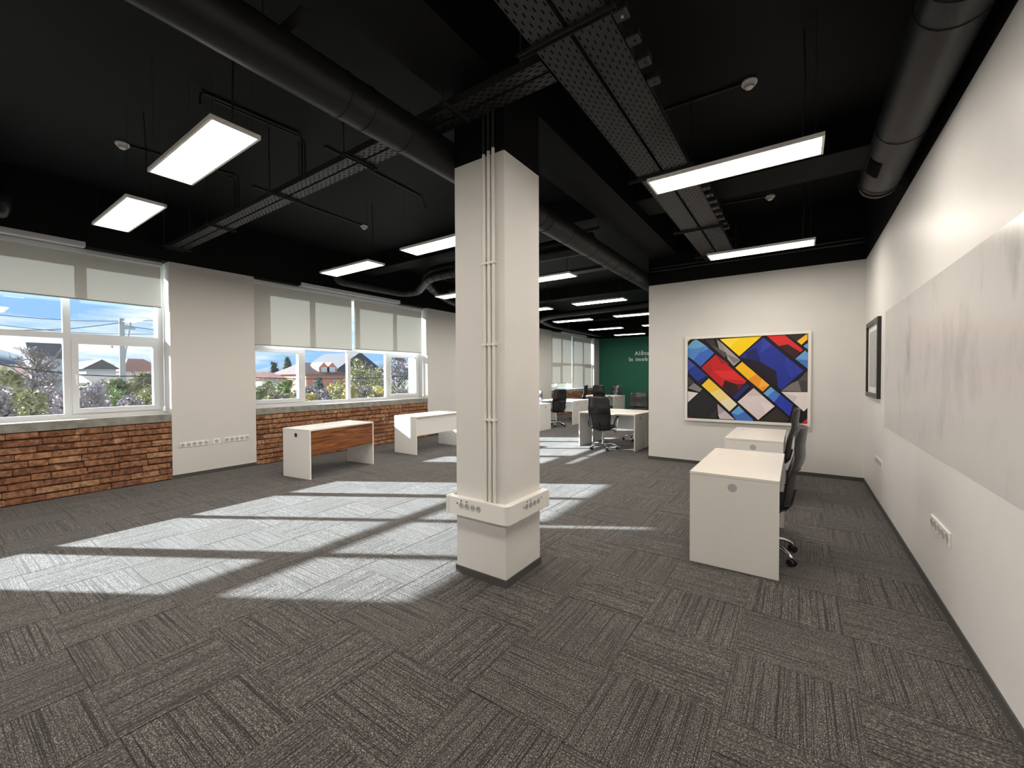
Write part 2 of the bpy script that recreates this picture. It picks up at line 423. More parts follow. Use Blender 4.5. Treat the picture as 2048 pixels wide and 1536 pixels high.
# ------------------------------------------------------------------ ceiling, beams
ceil = obox('ceiling', 'black', (XO, XR+.3, YB-.2, YG+.2, ZC, ZC+.15), label='black painted concrete ceiling over the office', kind='structure')
def beam(b, lab): return obox('ceiling_beam', 'black', b, label=lab, kind='structure')
beam((CX0, CX1, YB, CY0, ZB, ZC), 'black ceiling beam running up to the front of the white column')
beam((CX0, CX1, CY1, YG, ZB, ZC), 'black ceiling beam running from the white column towards the green wall')
beam((XL, CX0, 5.48, 5.84, 3.72, ZC), 'black cross beam over the two white desks by the windows')
beam((CX1, XR, 5.27, 5.84, 3.72, ZC), 'black cross beam above the white desks and abstract painting')
beam((XL, CX0, 10.63, 11.0, 3.72, ZC), 'black cross beam above the far desks')
beam((XL, CX0, 15.4, 15.8, 3.72, ZC), 'black cross beam in front of the green wall')

# ------------------------------------------------------------------ walls
wr = obox('wall_right', 'wall_sat', (XR, XR+.2, YB, YG+.2, -.1, ZW), label='long white wall with whiteboard film and sockets', kind='structure')
obox('upper_wall', 'black', (XR, XR+.2, YB, YG+.2, ZW, ZC), wr, label='black painted upper strip')
wp = obox('wall_partition', 'wall', (-2.245, XR, YP, YP+.15, -.1, ZW), label='white partition wall carrying the abstract painting', kind='structure')
obox('upper_wall', 'black', (-2.245, XR, YP, YP+.15, ZW, ZC), wp, label='black painted upper strip')
wf = obox('wall_far', 'green', (XL, XR, YG, YG+.2, -.1, ZWL), label='dark green end wall with pale lettering', kind='structure')
obox('upper_wall', 'black', (XL, XR, YG, YG+.2, ZWL, ZC), wf, label='black painted upper strip')
wb = obox('wall_back', 'wall', (XO, XR+.2, YB-.2, YB, -.1, ZW), label='white wall behind the camera', kind='structure')
obox('upper_wall', 'black', (XO, XR+.2, YB-.2, YB, ZW, ZC), wb, label='black painted upper strip')
# window wall: piers, lintel, brick panels
piers = MB(); edges = [YB]+[e for p in WIN for e in p]+[YG+.2]
for k in range(0, len(edges), 2): piers.box(XO, XL, edges[k], edges[k+1], -.1, ZWL)
wl = piers.build('wall_left', 'jamb', label='window wall with white piers and bare brick panels', kind='structure')
obox('lintel', 'black', (XO, XL, YB, YG+.2, ZWL, ZC), wl, label='black painted band above the windows')
bm4 = []
for k in range(6):
    mb = MB().bbox(-.5, .5, -.5, .5, -.5, .5, .06)
    rnd = random.Random(k)
    mb.v = [(x+rnd.uniform(-.03, .03), y+rnd.uniform(-.012, .012), z+rnd.uniform(-.06, .06)) for x, y, z in mb.v]
    me = mb.mesh('brick'); me.materials.append(M['brick']); bm4.append(me)
ZS = .868
for wi, (a, b) in enumerate(WIN):
    pan = obox('brick_panel', 'mortar', (XO, XL-.030, a, b, -.1, ZS), wl, label='bare brick panel below a window')
    nc = 10; ch = ZS/nc
    for c in range(nc):
        y = a+.004-(random.random()*.22)
        while y < b-.02:
            L = random.choice((.30, .32, .33, .31, .29, .16, .26)); y0, y1 = max(y, a+.003), min(y+L, b-.003); y += L+.005
            if y1-y0 < .03: continue
            o = bpy.data.objects.new('brick', random.choice(bm4)); COL.objects.link(o); o.parent = pan
            dp = .045+random.uniform(-.006, .008)
            o.scale = (dp, y1-y0, ch-.017+random.uniform(-.004, .003))
            o.location = (XL-.035-.0225+dp/2+.012, (y0+y1)/2, (c+.5)*ch+random.uniform(-.002, .002)); o.rotation_euler = (random.uniform(-.008, .008), 0, 0)
# skirting strips
bz = .056
tag(obox('baseboard_right', 'skirting', (XR-.009, XR, YB, YP-.009, 0, bz)), 'dark carpet skirting along the long white wall', kind='structure')
tag(obox('baseboard_partition', 'skirting', (-2.254, XR, YP-.009, YP, 0, bz)), 'dark carpet skirting below the abstract painting', kind='structure')
for k in range(0, len(edges), 2):
    tag(obox('baseboard_left', 'skirting', (XL, XL+.009, edges[k]+(.0 if k else 0), edges[k+1]-(0 if k < 8 else .2), 0, bz)), 'dark carpet skirting at the foot of a white window pier', kind='structure')

# ------------------------------------------------------------------ column
col = obox('column', 'wall', (CX0, CX1, CY0, CY1, -.007, 3.112), label='square white column with dark top and three cable pipes', kind='structure')
obox('column_head', 'black', (CX0, CX1, CY0, CY1, 3.112, ZC), col, label='black painted column head')
sk = MB()
sk.box(CX0-.009, CX1+.009, CY0-.009, CY0, 0, bz); sk.box(CX0-.009, CX1+.009, CY1, CY1+.009, 0, bz)
sk.box(CX0-.009, CX0, CY0, CY1, 0, bz); sk.box(CX1, CX1+.009, CY0, CY1, 0, bz)
sk.build('column_skirting', 'skirting', col, label='dark carpet skirting')
for k, x in enumerate((-1.885, -1.843, -1.802)):
    c = MB().tube([(x, CY0-.014, .585), (x, CY0-.014, 3.12+.012*k)], .0125, 10).build('cable_pipe', 'pipe_white', col, label='white cable pipe')
    MB().tube([(x, CY0-.014, 3.12+.012*k), (x, CY0-.014, 3.47)], .0125, 10).build('painted_pipe_end', 'black_metal', c, label='black painted end')
for z in (2.335, 1.75, 1.205):
    for x in (-1.885, -1.843, -1.802):
        MB().box(x-.019, x+.019, CY0-.029, CY0, z-.008, z+.008).build('pipe_clip', 'pipe_white', col)
# power trunking round the column
pt = empty('power_trunking', (-1.95, CY0, .535), label='white power trunking with sockets wrapped around the column corner', category='trunking')
def trunk_path(d, r=.045):
    """outline around the front right corner at distance d from the column faces"""
    x1, y0 = CX1+d, CY0-d
    p = [(CX0-.035, y0)]
    for k in range(7):
        a = -PI/2+k*PI/12
        p.append((x1-r+r*math.cos(a), y0+r+r*math.sin(a)))
    p.append((x1, CY1+.03)); return p
z0, z1 = .470, .602
mb = MB(); po = trunk_path(.055); pi_ = trunk_path(.0, .001); n = len(po)
vs = [(x, y, z0) for x, y in po]+[(x, y, z1) for x, y in po]+[(x, y, z0) for x, y in pi_]+[(x, y, z1) for x, y in pi_]
fs = []
for i in range(n-1):
    fs += [(i, i+1, n+i+1, n+i), (n+i, n+i+1, 3*n+i+1, 3*n+i), (2*n+i, 3*n+i, 3*n+i+1, 2*n+i+1), (i, 2*n+i, 2*n+i+1, i+1)]
fs += [(0, n, 3*n, 2*n), (n-1, 3*n-1, 4*n-1, 2*n-1)]
mb.add(vs, fs)
def rel(o, p): o.parent = p; o.matrix_parent_inverse = Matrix.Translation(-Vector(p.location)); return o
rel(mb.build('trunking_body', 'plastic'), pt)
rel(MB().bbox(CX0-.062, CX0-.028, CY0-.060, CY0+.01, z0-.003, z1+.004, .006).build('end_cap', 'plastic'), pt)
rel(MB().bbox(CX1-.01, CX1+.060, CY1+.018, CY1+.055, z0-.003, z1+.004, .006).build('end_cap', 'plastic'), pt)
def socket_face(parent, c, u, nrm, r=.0185, relp=None):
    """round socket recess: white ring with a grey cup and two dark pin holes"""
    u = Vector(u).normalized(); nrm = Vector(nrm).normalized(); v = nrm.cross(u); c = Vector(c)
    mb = MB(); n = 14
    ring = lambda rr, d: [c+nrm*d+(u*math.cos(2*PI*k/n)+v*math.sin(2*PI*k/n))*rr for k in range(n)]
    A, B, Cc = ring(r+.004, .002), ring(r, .004), ring(r*.92, .0012)
    mb.add(A+B+Cc, [(i, (i+1) % n, n+(i+1) % n, n+i) for i in range(n)]+[(n+i, n+(i+1) % n, 2*n+(i+1) % n, 2*n+i) for i in range(n)]+[tuple(2*n+i for i in range(n))])
    o = mb.build('socket', 'grommet')
    h = MB()
    for s in (-1, 1):
        p = c+u*(s*.0085)+nrm*.0022
        h.add([p+(u*math.cos(2*PI*k/8)+v*math.sin(2*PI*k/8))*.0036 for k in range(8)], [tuple(range(8))])
    hh = h.build('pin_hole', 'dark_hole')
    if relp is not None: rel(o, relp)
    else: o.parent = parent
    hh.parent = o
    return o
yf = CY0-.055
for k in range(4): socket_face(pt, (-2.085+k*.055, yf, .548), (1, 0, 0), (0, -1, 0), relp=pt)
xf = CX1+.055
for k in range(4): socket_face(pt, (xf, 2.60+k*.056, .548), (0, 1, 0), (1, 0, 0), relp=pt)
def dots(lst, name, mat, parent, s=.006):
    for p, nrm in lst:
        p = Vector(p); nrm = Vector(nrm); u = Vector((0, 0, 1)); v = nrm.cross(u)
        mb = MB().add([p+nrm*.0015+u*(a*s)+v*(b*s) for a, b in ((-1, -1), (1, -1), (1, 1), (-1, 1))], [(0, 1, 2, 3)])
        rel(mb.build(name, mat), parent)
dots([((-2.125, yf, .560), (0, -1, 0)), ((-2.085, yf, .582), (0, -1, 0)), ((-2.032, yf, .582), (0, -1, 0)),
      ((xf, 2.560, .552), (1, 0, 0)), ((xf, 2.61, .582), (1, 0, 0)), ((xf, 2.655, .582), (1, 0, 0)), ((xf, 2.815, .566), (1, 0, 0))], 'data_port', 'dark_hole', pt)

# ------------------------------------------------------------------ wall socket strips
def wall_strip(x, y0, y1, z0, z1, nrm, cnt, lab, grp=None):
    """strip on a wall of constant x; nrm = +1 or -1 along x"""
    yc, zc = (y0+y1)/2, (z0+z1)/2
    e = empty('socket_strip', (x, yc, zc), label=lab, category='socket', group=grp)
    t = .011*nrm
    rel(MB().bbox(min(x, x+t), max(x, x+t), y0, y1, z0, z1, .003).build('face_plate', 'plastic'), e)
    for k in range(cnt):
        y = y0+(k+.5)*(y1-y0)/cnt
        socket_face(e, (x+t, y, zc), (0, 1, 0), (nrm, 0, 0), r=min(.026, (y1-y0)/cnt*.34), relp=e)
wall_strip(XL, 2.325, 2.705, .455, .535, 1, 5, 'long white socket strip on window pier, nearer the tall brick window')
wall_strip(XL, 2.760, 2.862, .455, .540, 1, 1, 'single white socket between two socket strips on window pier')
wall_strip(XL, 2.920, 3.295, .463, .543, 1, 5, 'long white socket strip on window pier, nearer the white desks')
wall_strip(XR, 3.60, 4.03, .458, .548, -1, 5, 'white socket strip on the long wall below the whiteboard film')
wall_strip(XR, 6.10, 6.56, .470, .560, -1, 4, 'small white socket strip on the long wall below the black framed print')

# ------------------------------------------------------------------ windows
XF0, XF1 = -8.07, -8.00      # window frame depth
def bar(mb, y0, y1, z0, z1, x0=XF0, x1=XF1): mb.box(x0, x1, y0, y1, z0, z1)
def window(k, a, b, blind_bottoms, lab):
    w_ = empty('window_%d' % k, (XF1, (a+b)/2, .98), label=lab, kind='structure')
    P = lambda mb, name, mat, **t: rel(mb.build(name, mat, None, **t), w_)
    zb, zt, zm = .98, ZWL, 2.085
    f = .062
    fr = MB()
    bar(fr, a, b, zb, zb+f); bar(fr, a, b, zt-f, zt); bar(fr, a, a+f, zb+f, zt-f); bar(fr, b-f, b, zb+f, zt-f)
    P(fr, 'outer_frame', 'upvc')
    bw = (b-a)/4; cs = [a+bw*i for i in range(1, 4)]
    for i, c in enumerate(cs):
        h = .036
        P(MB().box(XF0, XF1+.003, c-h, c+h, zb+f, zt-f), 'mullion', 'upvc')
    ed = [a+f]+[v for c in cs for v in (c-.036, c+.036)]+[b-f]
    for i in range(4):
        y0, y1 = ed[2*i], ed[2*i+1]
        P(MB().box(XF0, XF1+.001, y0, y1, zm-.036, zm+.036), 'transom', 'upvc')
        P(MB().box(XF0+.03, XF0+.036, y0, y1, zm+.036, zt-f), 'pane', 'glass')
        lo, hi = zb+f, zm-.036
        if i in (0, 3):
            s = MB(); q = .066; x0, x1 = XF0+.006, XF1+.022
            s.box(x0, x1, y0, y1, lo, lo+q); s.box(x0, x1, y0, y1, hi-q, hi); s.box(x0, x1, y0, y0+q, lo+q, hi-q); s.box(x0, x1, y1-q, y1, lo+q, hi-q)
            so = P(s, 'sash', 'upvc')
            hy = y1-q/2 if i == 0 else y0+q/2
            hb = MB().bbox(x1, x1+.010, hy-.014, hy+.014, 1.50, 1.57, .003)
            hb.tube([(x1+.01, hy, 1.55), (x1+.035, hy, 1.55), (x1+.04, hy, 1.53), (x1+.04, hy, 1.43)], .008, 8)
            h_ = hb.build('handle', 'plastic'); h_.parent = so
            P(MB().box(XF0+.03, XF0+.036, y0+q, y1-q, lo+q, hi-q), 'pane', 'glass')
        else:
            P(MB().box(XF0+.03, XF0+.036, y0, y1, lo, hi), 'pane', 'glass')
    P(MB().box(XF1, XL-.005, a, b, ZS+.06, .98), 'sill_board', 'jamb', label='white sill board')
    P(MB().bbox(XL-.06, XL+.012, a+.003, b-.003, ZS, .978, .004), 'concrete_sill', 'concrete', label='rough concrete sill edge')
    P(MB().box(XO-.04, XF0, a, b, ZS, .975), 'outer_sill', 'concrete')
    P(MB().bbox(XL-.09, XL+.022, (a+b)/2-1.20, (a+b)/2+1.16, ZWL-.012, ZWL+.058, .006), 'head_trim', 'upvc', label='white head trim')
    return w_
names = ['white framed window above bare brick with the blind a quarter down',
         'white framed window behind the two desks with both blinds half down',
         'white framed window between the half-blinded window and the blinded one',
         'far white framed window covered almost fully by cream blinds']
def blind(y0, y1, zb, lab, chain_side=1):
    X = -7.84
    e = empty('roller_blind', (X, (y0+y1)/2, 3.20), label=lab, category='blind')
    rel(MB().bbox(X-.028, X+.035, y0-.015, y1+.015, 3.168, 3.232, .008).build('cassette', 'upvc'), e)
    rel(MB().add([(X, y0, zb), (X, y1, zb), (X, y1, 3.17), (X, y0, 3.17)], [(0, 1, 2, 3)]).build('fabric', 'blind'), e)
    rel(MB().bbox(X-.006, X+.006, y0, y1, zb-.016, zb+.002, .003).build('bottom_bar', 'blindbar'), e)
    yc = y1+.012 if chain_side > 0 else y0-.012
    rel(MB().tube([(X+.02, yc, 3.17), (X+.021, yc, 1.10), (X+.035, yc, 1.06), (X+.035, yc, 1.10), (X+.034, yc, 3.17)], .0022, 5).build('pull_chain', 'plastic'), e)
    rel(MB().bbox(X+.012, X+.045, yc-.010, yc+.010, 1.02, 1.09, .004).build('chain_tensioner', 'plastic'), e)
bl = [((2.572, 2.572), 'cream roller blind lowered a quarter above the brick'),
      ((2.10, 2.125), 'cream roller blind half down on the window behind the desks'),
      ((2.11, 2.11), 'cream roller blind on the window past the column'),
      ((1.23, 1.02), 'cream roller blind drawn almost fully down beside the green wall')]
BLX = [[', away from the socket pier', ', beside the socket pier'], [', beside the socket pier', ', away from it'],
       [', on the desk side', ', on the green wall side'], [', ending just above the sill', ', reaching the sill']]
for k, (a, b) in enumerate(WIN):
    window(k+1, a, b, bl[k][0], names[k])
    c = (a+b)/2
    blind(a+.045, c-.032, bl[k][0][0], bl[k][1]+BLX[k][0], -1)
    blind(c+.032, b-.06, bl[k][0][1], bl[k][1]+BLX[k][1], 1)

# ------------------------------------------------------------------ ceiling lights
ZL = 3.15
def make_light(x, y, lab, rz=0):
    e = empty('ceiling_light', (x, y, ZL), rz, lab, 'ceiling light', 'suspended light panels')
    L, W, b = .602, .150, .016
    f = MB()
    f.box(-L, L, -W, -W+b, 0, .028); f.box(-L, L, W-b, W, 0, .028); f.box(-L, -L+b, -W+b, W-b, 0, .028); f.box(L-b, L, -W+b, W-b, 0, .028)
    f.box(-L+b, L-b, -W+b, W-b, .022, .028)
    f.build('frame', 'plastic', e); MB().box(-L+b, L-b, -W+b, W-b, .004, .008).build('diffuser', 'panel', e)
    for sx in (-1, 1):
        for sy in (-1, 1):
            MB().tube([(sx*(L-.05), sy*(W-.03), .028), (sx*(L-.05), sy*(W-.03), ZC-ZL)], .0014, 4).build('suspension_wire', 'wire', e)
    MB().tube([(.48, .02, .028), (.475, .03, .25), (.49, .03, .5), (.48, .02, ZC-ZL)], .006, 6).build('power_cable', 'wire', e)
    return e
Lspec = [(-3.655, 1.262, 'lit white panel light near the thick black duct and trunking end'), (-5.60, 1.30, 'lit white panel light near the brick window and smoke detector'),
 (-5.605, 3.86, 'lit white panel light above the white desk with wooden panel'), (-3.65, 3.79, 'lit white panel light beside the column and the cable trays'),
 (-5.55, 6.32, 'lit white panel light above the desk next to the wooden fronted one'), (-3.60, 6.13, 'lit white panel light behind the column, before the office chairs'),
 (-3.65, 8.73, 'lit white panel light above the front chair with glossy back'), (-5.53, 8.84, 'lit white panel light by the curved duct elbow'),
 (-5.52, 11.23, 'lit white panel light over the desks by the far window'), (-3.60, 11.15, 'lit white panel light beyond the partition, third of its row'),
 (-5.54, 13.85, 'lit white panel light before the far blinded window'), (-3.62, 13.75, 'lit white panel light at the partition edge near the green wall'),
 (-5.52, 16.28, 'lit white panel light closest to the green wall'), (-.462, 3.72, 'lit white panel light crossing below the wide cable trays'),
 (-.440, 6.37, 'lit white panel light in front of the abstract painting wall'), (-.46, 1.25, 'lit white panel light over the near end of the whiteboard wall'),
 (-3.65, -1.25, 'lit white panel light near the back wall'), (-5.60, -1.25, 'lit white panel light near the back wall by the windows'), (-.46, -1.25, 'lit white panel light near the back wall by the whiteboard')]
for x, y, l in Lspec: make_light(x, y, l)

# ------------------------------------------------------------------ cable trays
def tray(name, P0, length, width, rows, axis, z, lab, pitch=.10):
    """perforated tray; axis 'x' or 'y'; P0 = corner (x,y) with min coords"""
    e = empty(name, (P0[0], P0[1], z), 0, lab, 'cable tray')
    mb = MB(); n = int(length/(pitch/2)); s = pitch*.42; rw = width/(rows+.0); sw = .009
    us = []
    for k in range(n): us += [k*pitch/2, k*pitch/2+s]
    us.append(n*pitch/2)
    vs_ = [0]
    for r in range(rows): c = (r+.5)*rw; vs_ += [c-sw/2, c+sw/2]
    vs_.append(width)
    F = (lambda u, v: (u, v, 0)) if axis == 'x' else (lambda u, v: (v, u, 0))
    grid = [F(u, v) for u in us for v in vs_]; nv = len(vs_); fs = []
    for i in range(len(us)-1):
        slotcol = (i % 2 == 0); k = i//2
        for j in range(nv-1):
            if slotcol and j % 2 == 1 and ((j//2)+k) % 2 == 0: continue
            fs.append((i*nv+j, (i+1)*nv+j, (i+1)*nv+j+1, i*nv+j+1))
    mb.add(grid, fs); mb.build('perforated_base', 'black_metal', e)
    L = us[-1]
    for v0, v1 in ((0, .0025), (width-.0025, width)):
        b = (0, L, v0, v1, 0, .055) if axis == 'x' else (v0, v1, 0, L, 0, .055)
        MB().box(*b).build('side_rail', 'black_metal', e)
    return e
ZT = 3.405
tray('cable_tray', (-1.272, -1.0), 8.6, .215, 7, 'y', ZT, 'wide perforated black cable tray running to the partition, column side', .075)
tray('cable_tray', (-1.035, -1.0), 8.6, .215, 7, 'y', ZT, 'wide perforated black cable tray running to the partition, whiteboard side', .075)
tray('cable_tray', (-7.66, 2.185), 6.40, .098, 4, 'x', ZT, 'narrow perforated black cable tray to the window pier, farther from the column', .075)
tray('cable_tray', (-7.66, 2.300), 6.40, .098, 4, 'x', ZT, 'narrow perforated black cable tray to the window pier, against the column', .075)
tray('cable_tray', (-6.55, 6.98), 4.05, .20, 6, 'x', ZT+.02, 'perforated black cable tray crossing behind the column', .09)
def strut(p0, p1, lab, ext=.02):
    p0, p1 = Vector(p0), Vector(p1); e = empty('tray_support', p0, label=lab, category='bracket', group='cable tray supports')
    d = (p1-p0); ax = abs(d.x) > abs(d.y); L = d.length
    mb = MB()
    for s in (-1, 1):
        if ax: mb.box(0, L, s*.018-.0015 if s > 0 else -.0195, s*.018+.0015 if s > 0 else -.0165, -.022, 0)
        else: mb.box(s*.018-.0015 if s > 0 else -.0195, s*.018+.0015 if s > 0 else -.0165, 0, L, -.022, 0)
    mb.box(0, L, -.018, .018, -.003, 0) if ax else mb.box(-.018, .018, 0, L, -.003, 0)
    mb.build('channel', 'black_metal', e)
    for t in (.02, L-.02):
        q = (t, 0) if ax else (0, t)
        MB().tube([(q[0], q[1], -.03), (q[0], q[1], ZC-p0.z)], .005, 6).build('threaded_rod', 'black_metal', e)
for y, q in ((.35, 'before the tray crossing'), (2.075, 'at the tray crossing by the column'), (4.02, 'right behind the whiteboard panel light'), (5.80, 'beyond the row of tray clamps'), (7.2, 'closest to the painting wall')):
    strut((-1.375, y, ZT), (-.78, y, ZT), 'black channel bracket under the wide cable trays '+q)
for x, q in ((-2.02, 'against the column head'), (-3.16, 'next to the thick duct'), (-4.42, 'where two conduits drop'), (-5.97, 'between the duct and the window pier'), (-7.45, 'at the window pier')):
    strut((x, 2.10, ZT), (x, 2.445 if x < -2.4 else 2.395, ZT), 'black channel bracket under the narrow cable trays '+q)
# small clamp boxes along the wide trays
def clampbox(y, lab):
    e = empty('cable_clamp', (-.818, y, ZT), label=lab, category='clamp', group='clamps along the wide cable tray')
    MB().bbox(0, .075, -.040, .040, .0, .052, .006).build('clamp_body', 'black_metal', e)
    MB().tube([(.045, 0, -.008), (.045, 0, .0)], .008, 8).build('bolt', 'alu' if y < 2.25 else 'black_metal', e)
for y in (2.16, 2.36, 2.56, 2.76): clampbox(y, 'black clamp on the tray edge before the column')
for k in range(8): clampbox(4.62+k*.20, 'black clamp on the tray edge past the panel light')

# ------------------------------------------------------------------ ducts
def duct_y(x, z, r, y0, y1, lab, rings=(), capend=False, hang=(), name='air_duct'):
    e = empty(name, (x, y0, z), 0, lab, 'air duct')
    MB().tube([(0, 0, 0), (0, y1-y0, 0)], r, 40).build('duct_pipe', 'duct', e)
    for q in rings:
        MB().lathe([(r, -.004), (r+.005, -.003), (r+.005, .003), (r, .004)], 40, (0, q-y0, 0), 'y').build('joint_ring', 'duct', e)
    if capend:
        MB().lathe([(r+.006, -.06), (r+.006, .0), (r*.9, .03), (r*.45, .055), (.01, .06)], 40, (0, y1-y0, 0), 'y').build('end_cap', 'duct', e)
    for q in hang:
        MB().box(-r-.10, r+.10, q-y0-.02, q-y0+.02, r+.004, r+.03).build('hanger_channel', 'black_metal', e)
        for s in (-1, 1): MB().tube([(s*(r+.08), q-y0, r+.03), (s*(r+.08), q-y0, ZC-z)], .005, 6).build('hanger_rod', 'black_metal', e)
    return e
duct_y(-2.338, 3.262, .134, YB+.02, 10.6, 'long thick black round duct passing behind the white column',
       rings=(1.55, 1.72, 2.03, 3.9, 4.05, 4.55, 5.25, 5.75, 6.1, 6.6, 6.9), hang=(1.2, 5.05))
rd = duct_y(.592, 3.271, .148, YB+.02, 5.02, 'black round duct ending in a cap high on the whiteboard wall', rings=(2.60, 2.78, 3.95, 4.9), capend=True)
g = MB(); a0 = math.radians(205)
for k in range(7):
    a = math.radians(204+k*6.0)
    p = Vector((math.cos(a), 0, math.sin(a)))*.152
    g.tube([p+Vector((0, 7.28, 0)), p+Vector((0, 7.53, 0))], .005, 6)
g.build('air_grille', 'grille', rd)
gb = MB(); vs = []
for k in range(9):
    a = math.radians(201+k*5.2)
    for yy in (7.26, 7.55): vs.append((math.cos(a)*.1495, yy, math.sin(a)*.1495))
gb.add(vs, [(2*k, 2*k+1, 2*k+3, 2*k+2) for k in range(8)]); gb.build('grille_back', 'grille', rd)
# bent ducts along the window wall
def bend(pts, r, lab, n=7, rings=True, name='flexible_duct'):
    pts = [Vector(p) for p in pts]; out = [pts[0]]
    for i in range(1, len(pts)-1):
        a, b, c = pts[i-1], pts[i], pts[i+1]; q = min((a-b).length, (c-b).length)*.45
        p0 = b+(a-b).normalized()*q; p1 = b+(c-b).normalized()*q
        for k in range(n+1):
            t = k/n; out.append(p0*(1-t)**2+b*2*t*(1-t)+p1*t*t)
    out.append(pts[-1])
    e = empty(name, out[0], 0, lab, 'air duct')
    MB().tube([p-out[0] for p in out], r, 24).build('duct_pipe', 'duct', e)
    if rings:
        for i in range(2, len(out)-1, 3):
            d = (out[i+1]-out[i]).normalized()
            MB().tube([out[i]-out[0]-d*.006, out[i]-out[0]+d*.006], r+.006, 24).build('joint_ring', 'duct', e)
    return e
def wp_(px, py, y): return at(px, py, 1, y)
bend([(-7.22, 4.66, 3.62), (-7.25, 4.70, 3.36), (-7.20, 5.4, 3.35), (-7.15, 6.22, 3.35), (-6.75, 6.28, 3.35), (-5.62, 5.52, 3.35), (-5.0, 5.50, 3.35), (-2.48, 5.50, 3.33)], .083, 'black insulated duct bending above the window behind the desks')
bend([(-2.48, 5.70, 3.53), (-5.85, 5.70, 3.53), (-6.50, 6.25, 3.53), (-6.95, 6.9, 3.50), (-7.15, 7.8, 3.36), (-7.15, 9.6, 3.32)], .083, 'black insulated duct curling towards the pier past the desks')
bend([(-2.48, 10.42, 3.30), (-4.6, 10.72, 3.30), (-6.10, 10.90, 3.30), (-6.75, 11.4, 3.30), (-7.10, 12.6, 3.30), (-7.15, 13.6, 3.30), (-7.15, 17.2, 3.30)], .085, 'black duct turning along the far blinded windows')
duct_y(-7.20, 3.44, .155, YB+.02, .64, 'black duct end with rings above the brick window', rings=(.30, .45, .56), capend=True)

# ------------------------------------------------------------------ conduits and detectors
def conduit(pts, lab, r=.011):
    pts = [Vector(p) for p in pts]; out = [pts[0]]
    for i in range(1, len(pts)-1):
        a, b, c = pts[i-1], pts[i], pts[i+1]; q = min(.08, (a-b).length*.45, (c-b).length*.45)
        p0 = b+(a-b).normalized()*q; p1 = b+(c-b).normalized()*q
        for k in range(6): t = k/5; out.append(p0*(1-t)**2+b*2*t*(1-t)+p1*t*t)
    out.append(pts[-1])
    mb = MB().tube([p-out[0] for p in out], r, 8); o = mb.build('conduit', 'black_metal', None); o.location = out[0]
    tag(o, lab, 'conduit', 'black ceiling conduits'); return o
zc = ZC-.013
conduit([(-4.32, 1.50, zc-.12), (-4.32, 1.50, zc), (-4.24, 2.36, zc), (-4.24, 2.36, ZT+.06)], 'black conduit with a hooked end dropping to the narrow trays')
conduit([(-4.36, 1.62, zc), (-4.29, 2.42, zc), (-4.29, 2.42, ZT+.06)], 'black conduit dropping from the ceiling to the narrow trays')
conduit([(-5.97, 1.36, zc), (-5.75, 2.39, zc), (-5.75, 2.39, ZT+.06)], 'black conduit from the detector by the brick window to the narrow trays')
conduit([(-5.87, 2.32, zc), (-5.87, 2.40, zc), (-5.87, 2.40, ZT+.06)], 'short black conduit dropping to the narrow trays')
conduit([(-5.90, 2.62, zc), (-5.95, 4.30, zc)], 'black conduit running to the detector above the wooden fronted desk')
conduit([(-4.25, 2.62, zc), (-4.33, 4.12, zc), (-4.33, 4.18, zc-.14)], 'black conduit running past the column towards a panel light')
conduit([(-.80, 4.10, ZT+.05), (-1.30, 4.09, ZT+.30), (-1.30, 4.09, zc), (-.40, 4.11, zc)], 'black conduit from the wide trays to the near detector')
conduit([(-.78, 6.75, ZT+.05), (-1.20, 6.75, ZT+.30), (-1.20, 6.75, zc), (-.38, 6.87, zc)], 'black conduit from the wide trays to the far detector')
conduit([(-2.19, 7.60, 3.43), (.76, 7.60, 3.43)], 'upper black pipe running above the abstract painting wall', .014)
conduit([(-2.19, 7.60, 3.375), (.76, 7.60, 3.375)], 'lower black pipe running above the abstract painting wall', .014)
def detector(x, y, lab):
    e = empty('smoke_detector', (x, y, ZC), 0, lab, 'smoke detector', 'smoke detectors')
    MB().lathe([(.060, 0), (.062, -.010), (.060, -.022), (.050, -.026)], 28).build('base', 'plastic', e)
    MB().lathe([(.048, -.026), (.046, -.040), (.034, -.044), (.034, -.050), (.026, -.060), (.004, -.062)], 28).build('sensor_head', 'plastic', e)
    MB().lathe([(.0365, -.0405), (.0375, -.043), (.0365, -.0465)], 24).build('sensing_slot', 'dark_hole', e)
detector(-.363, 4.13, 'white smoke detector before the whiteboard panel light'); detector(-.343, 6.90, 'white smoke detector nearest the abstract painting')
detector(-5.98, 1.36, 'white smoke detector near the brick window'); detector(-5.96, 4.36, 'white smoke detector above the wooden fronted desk')

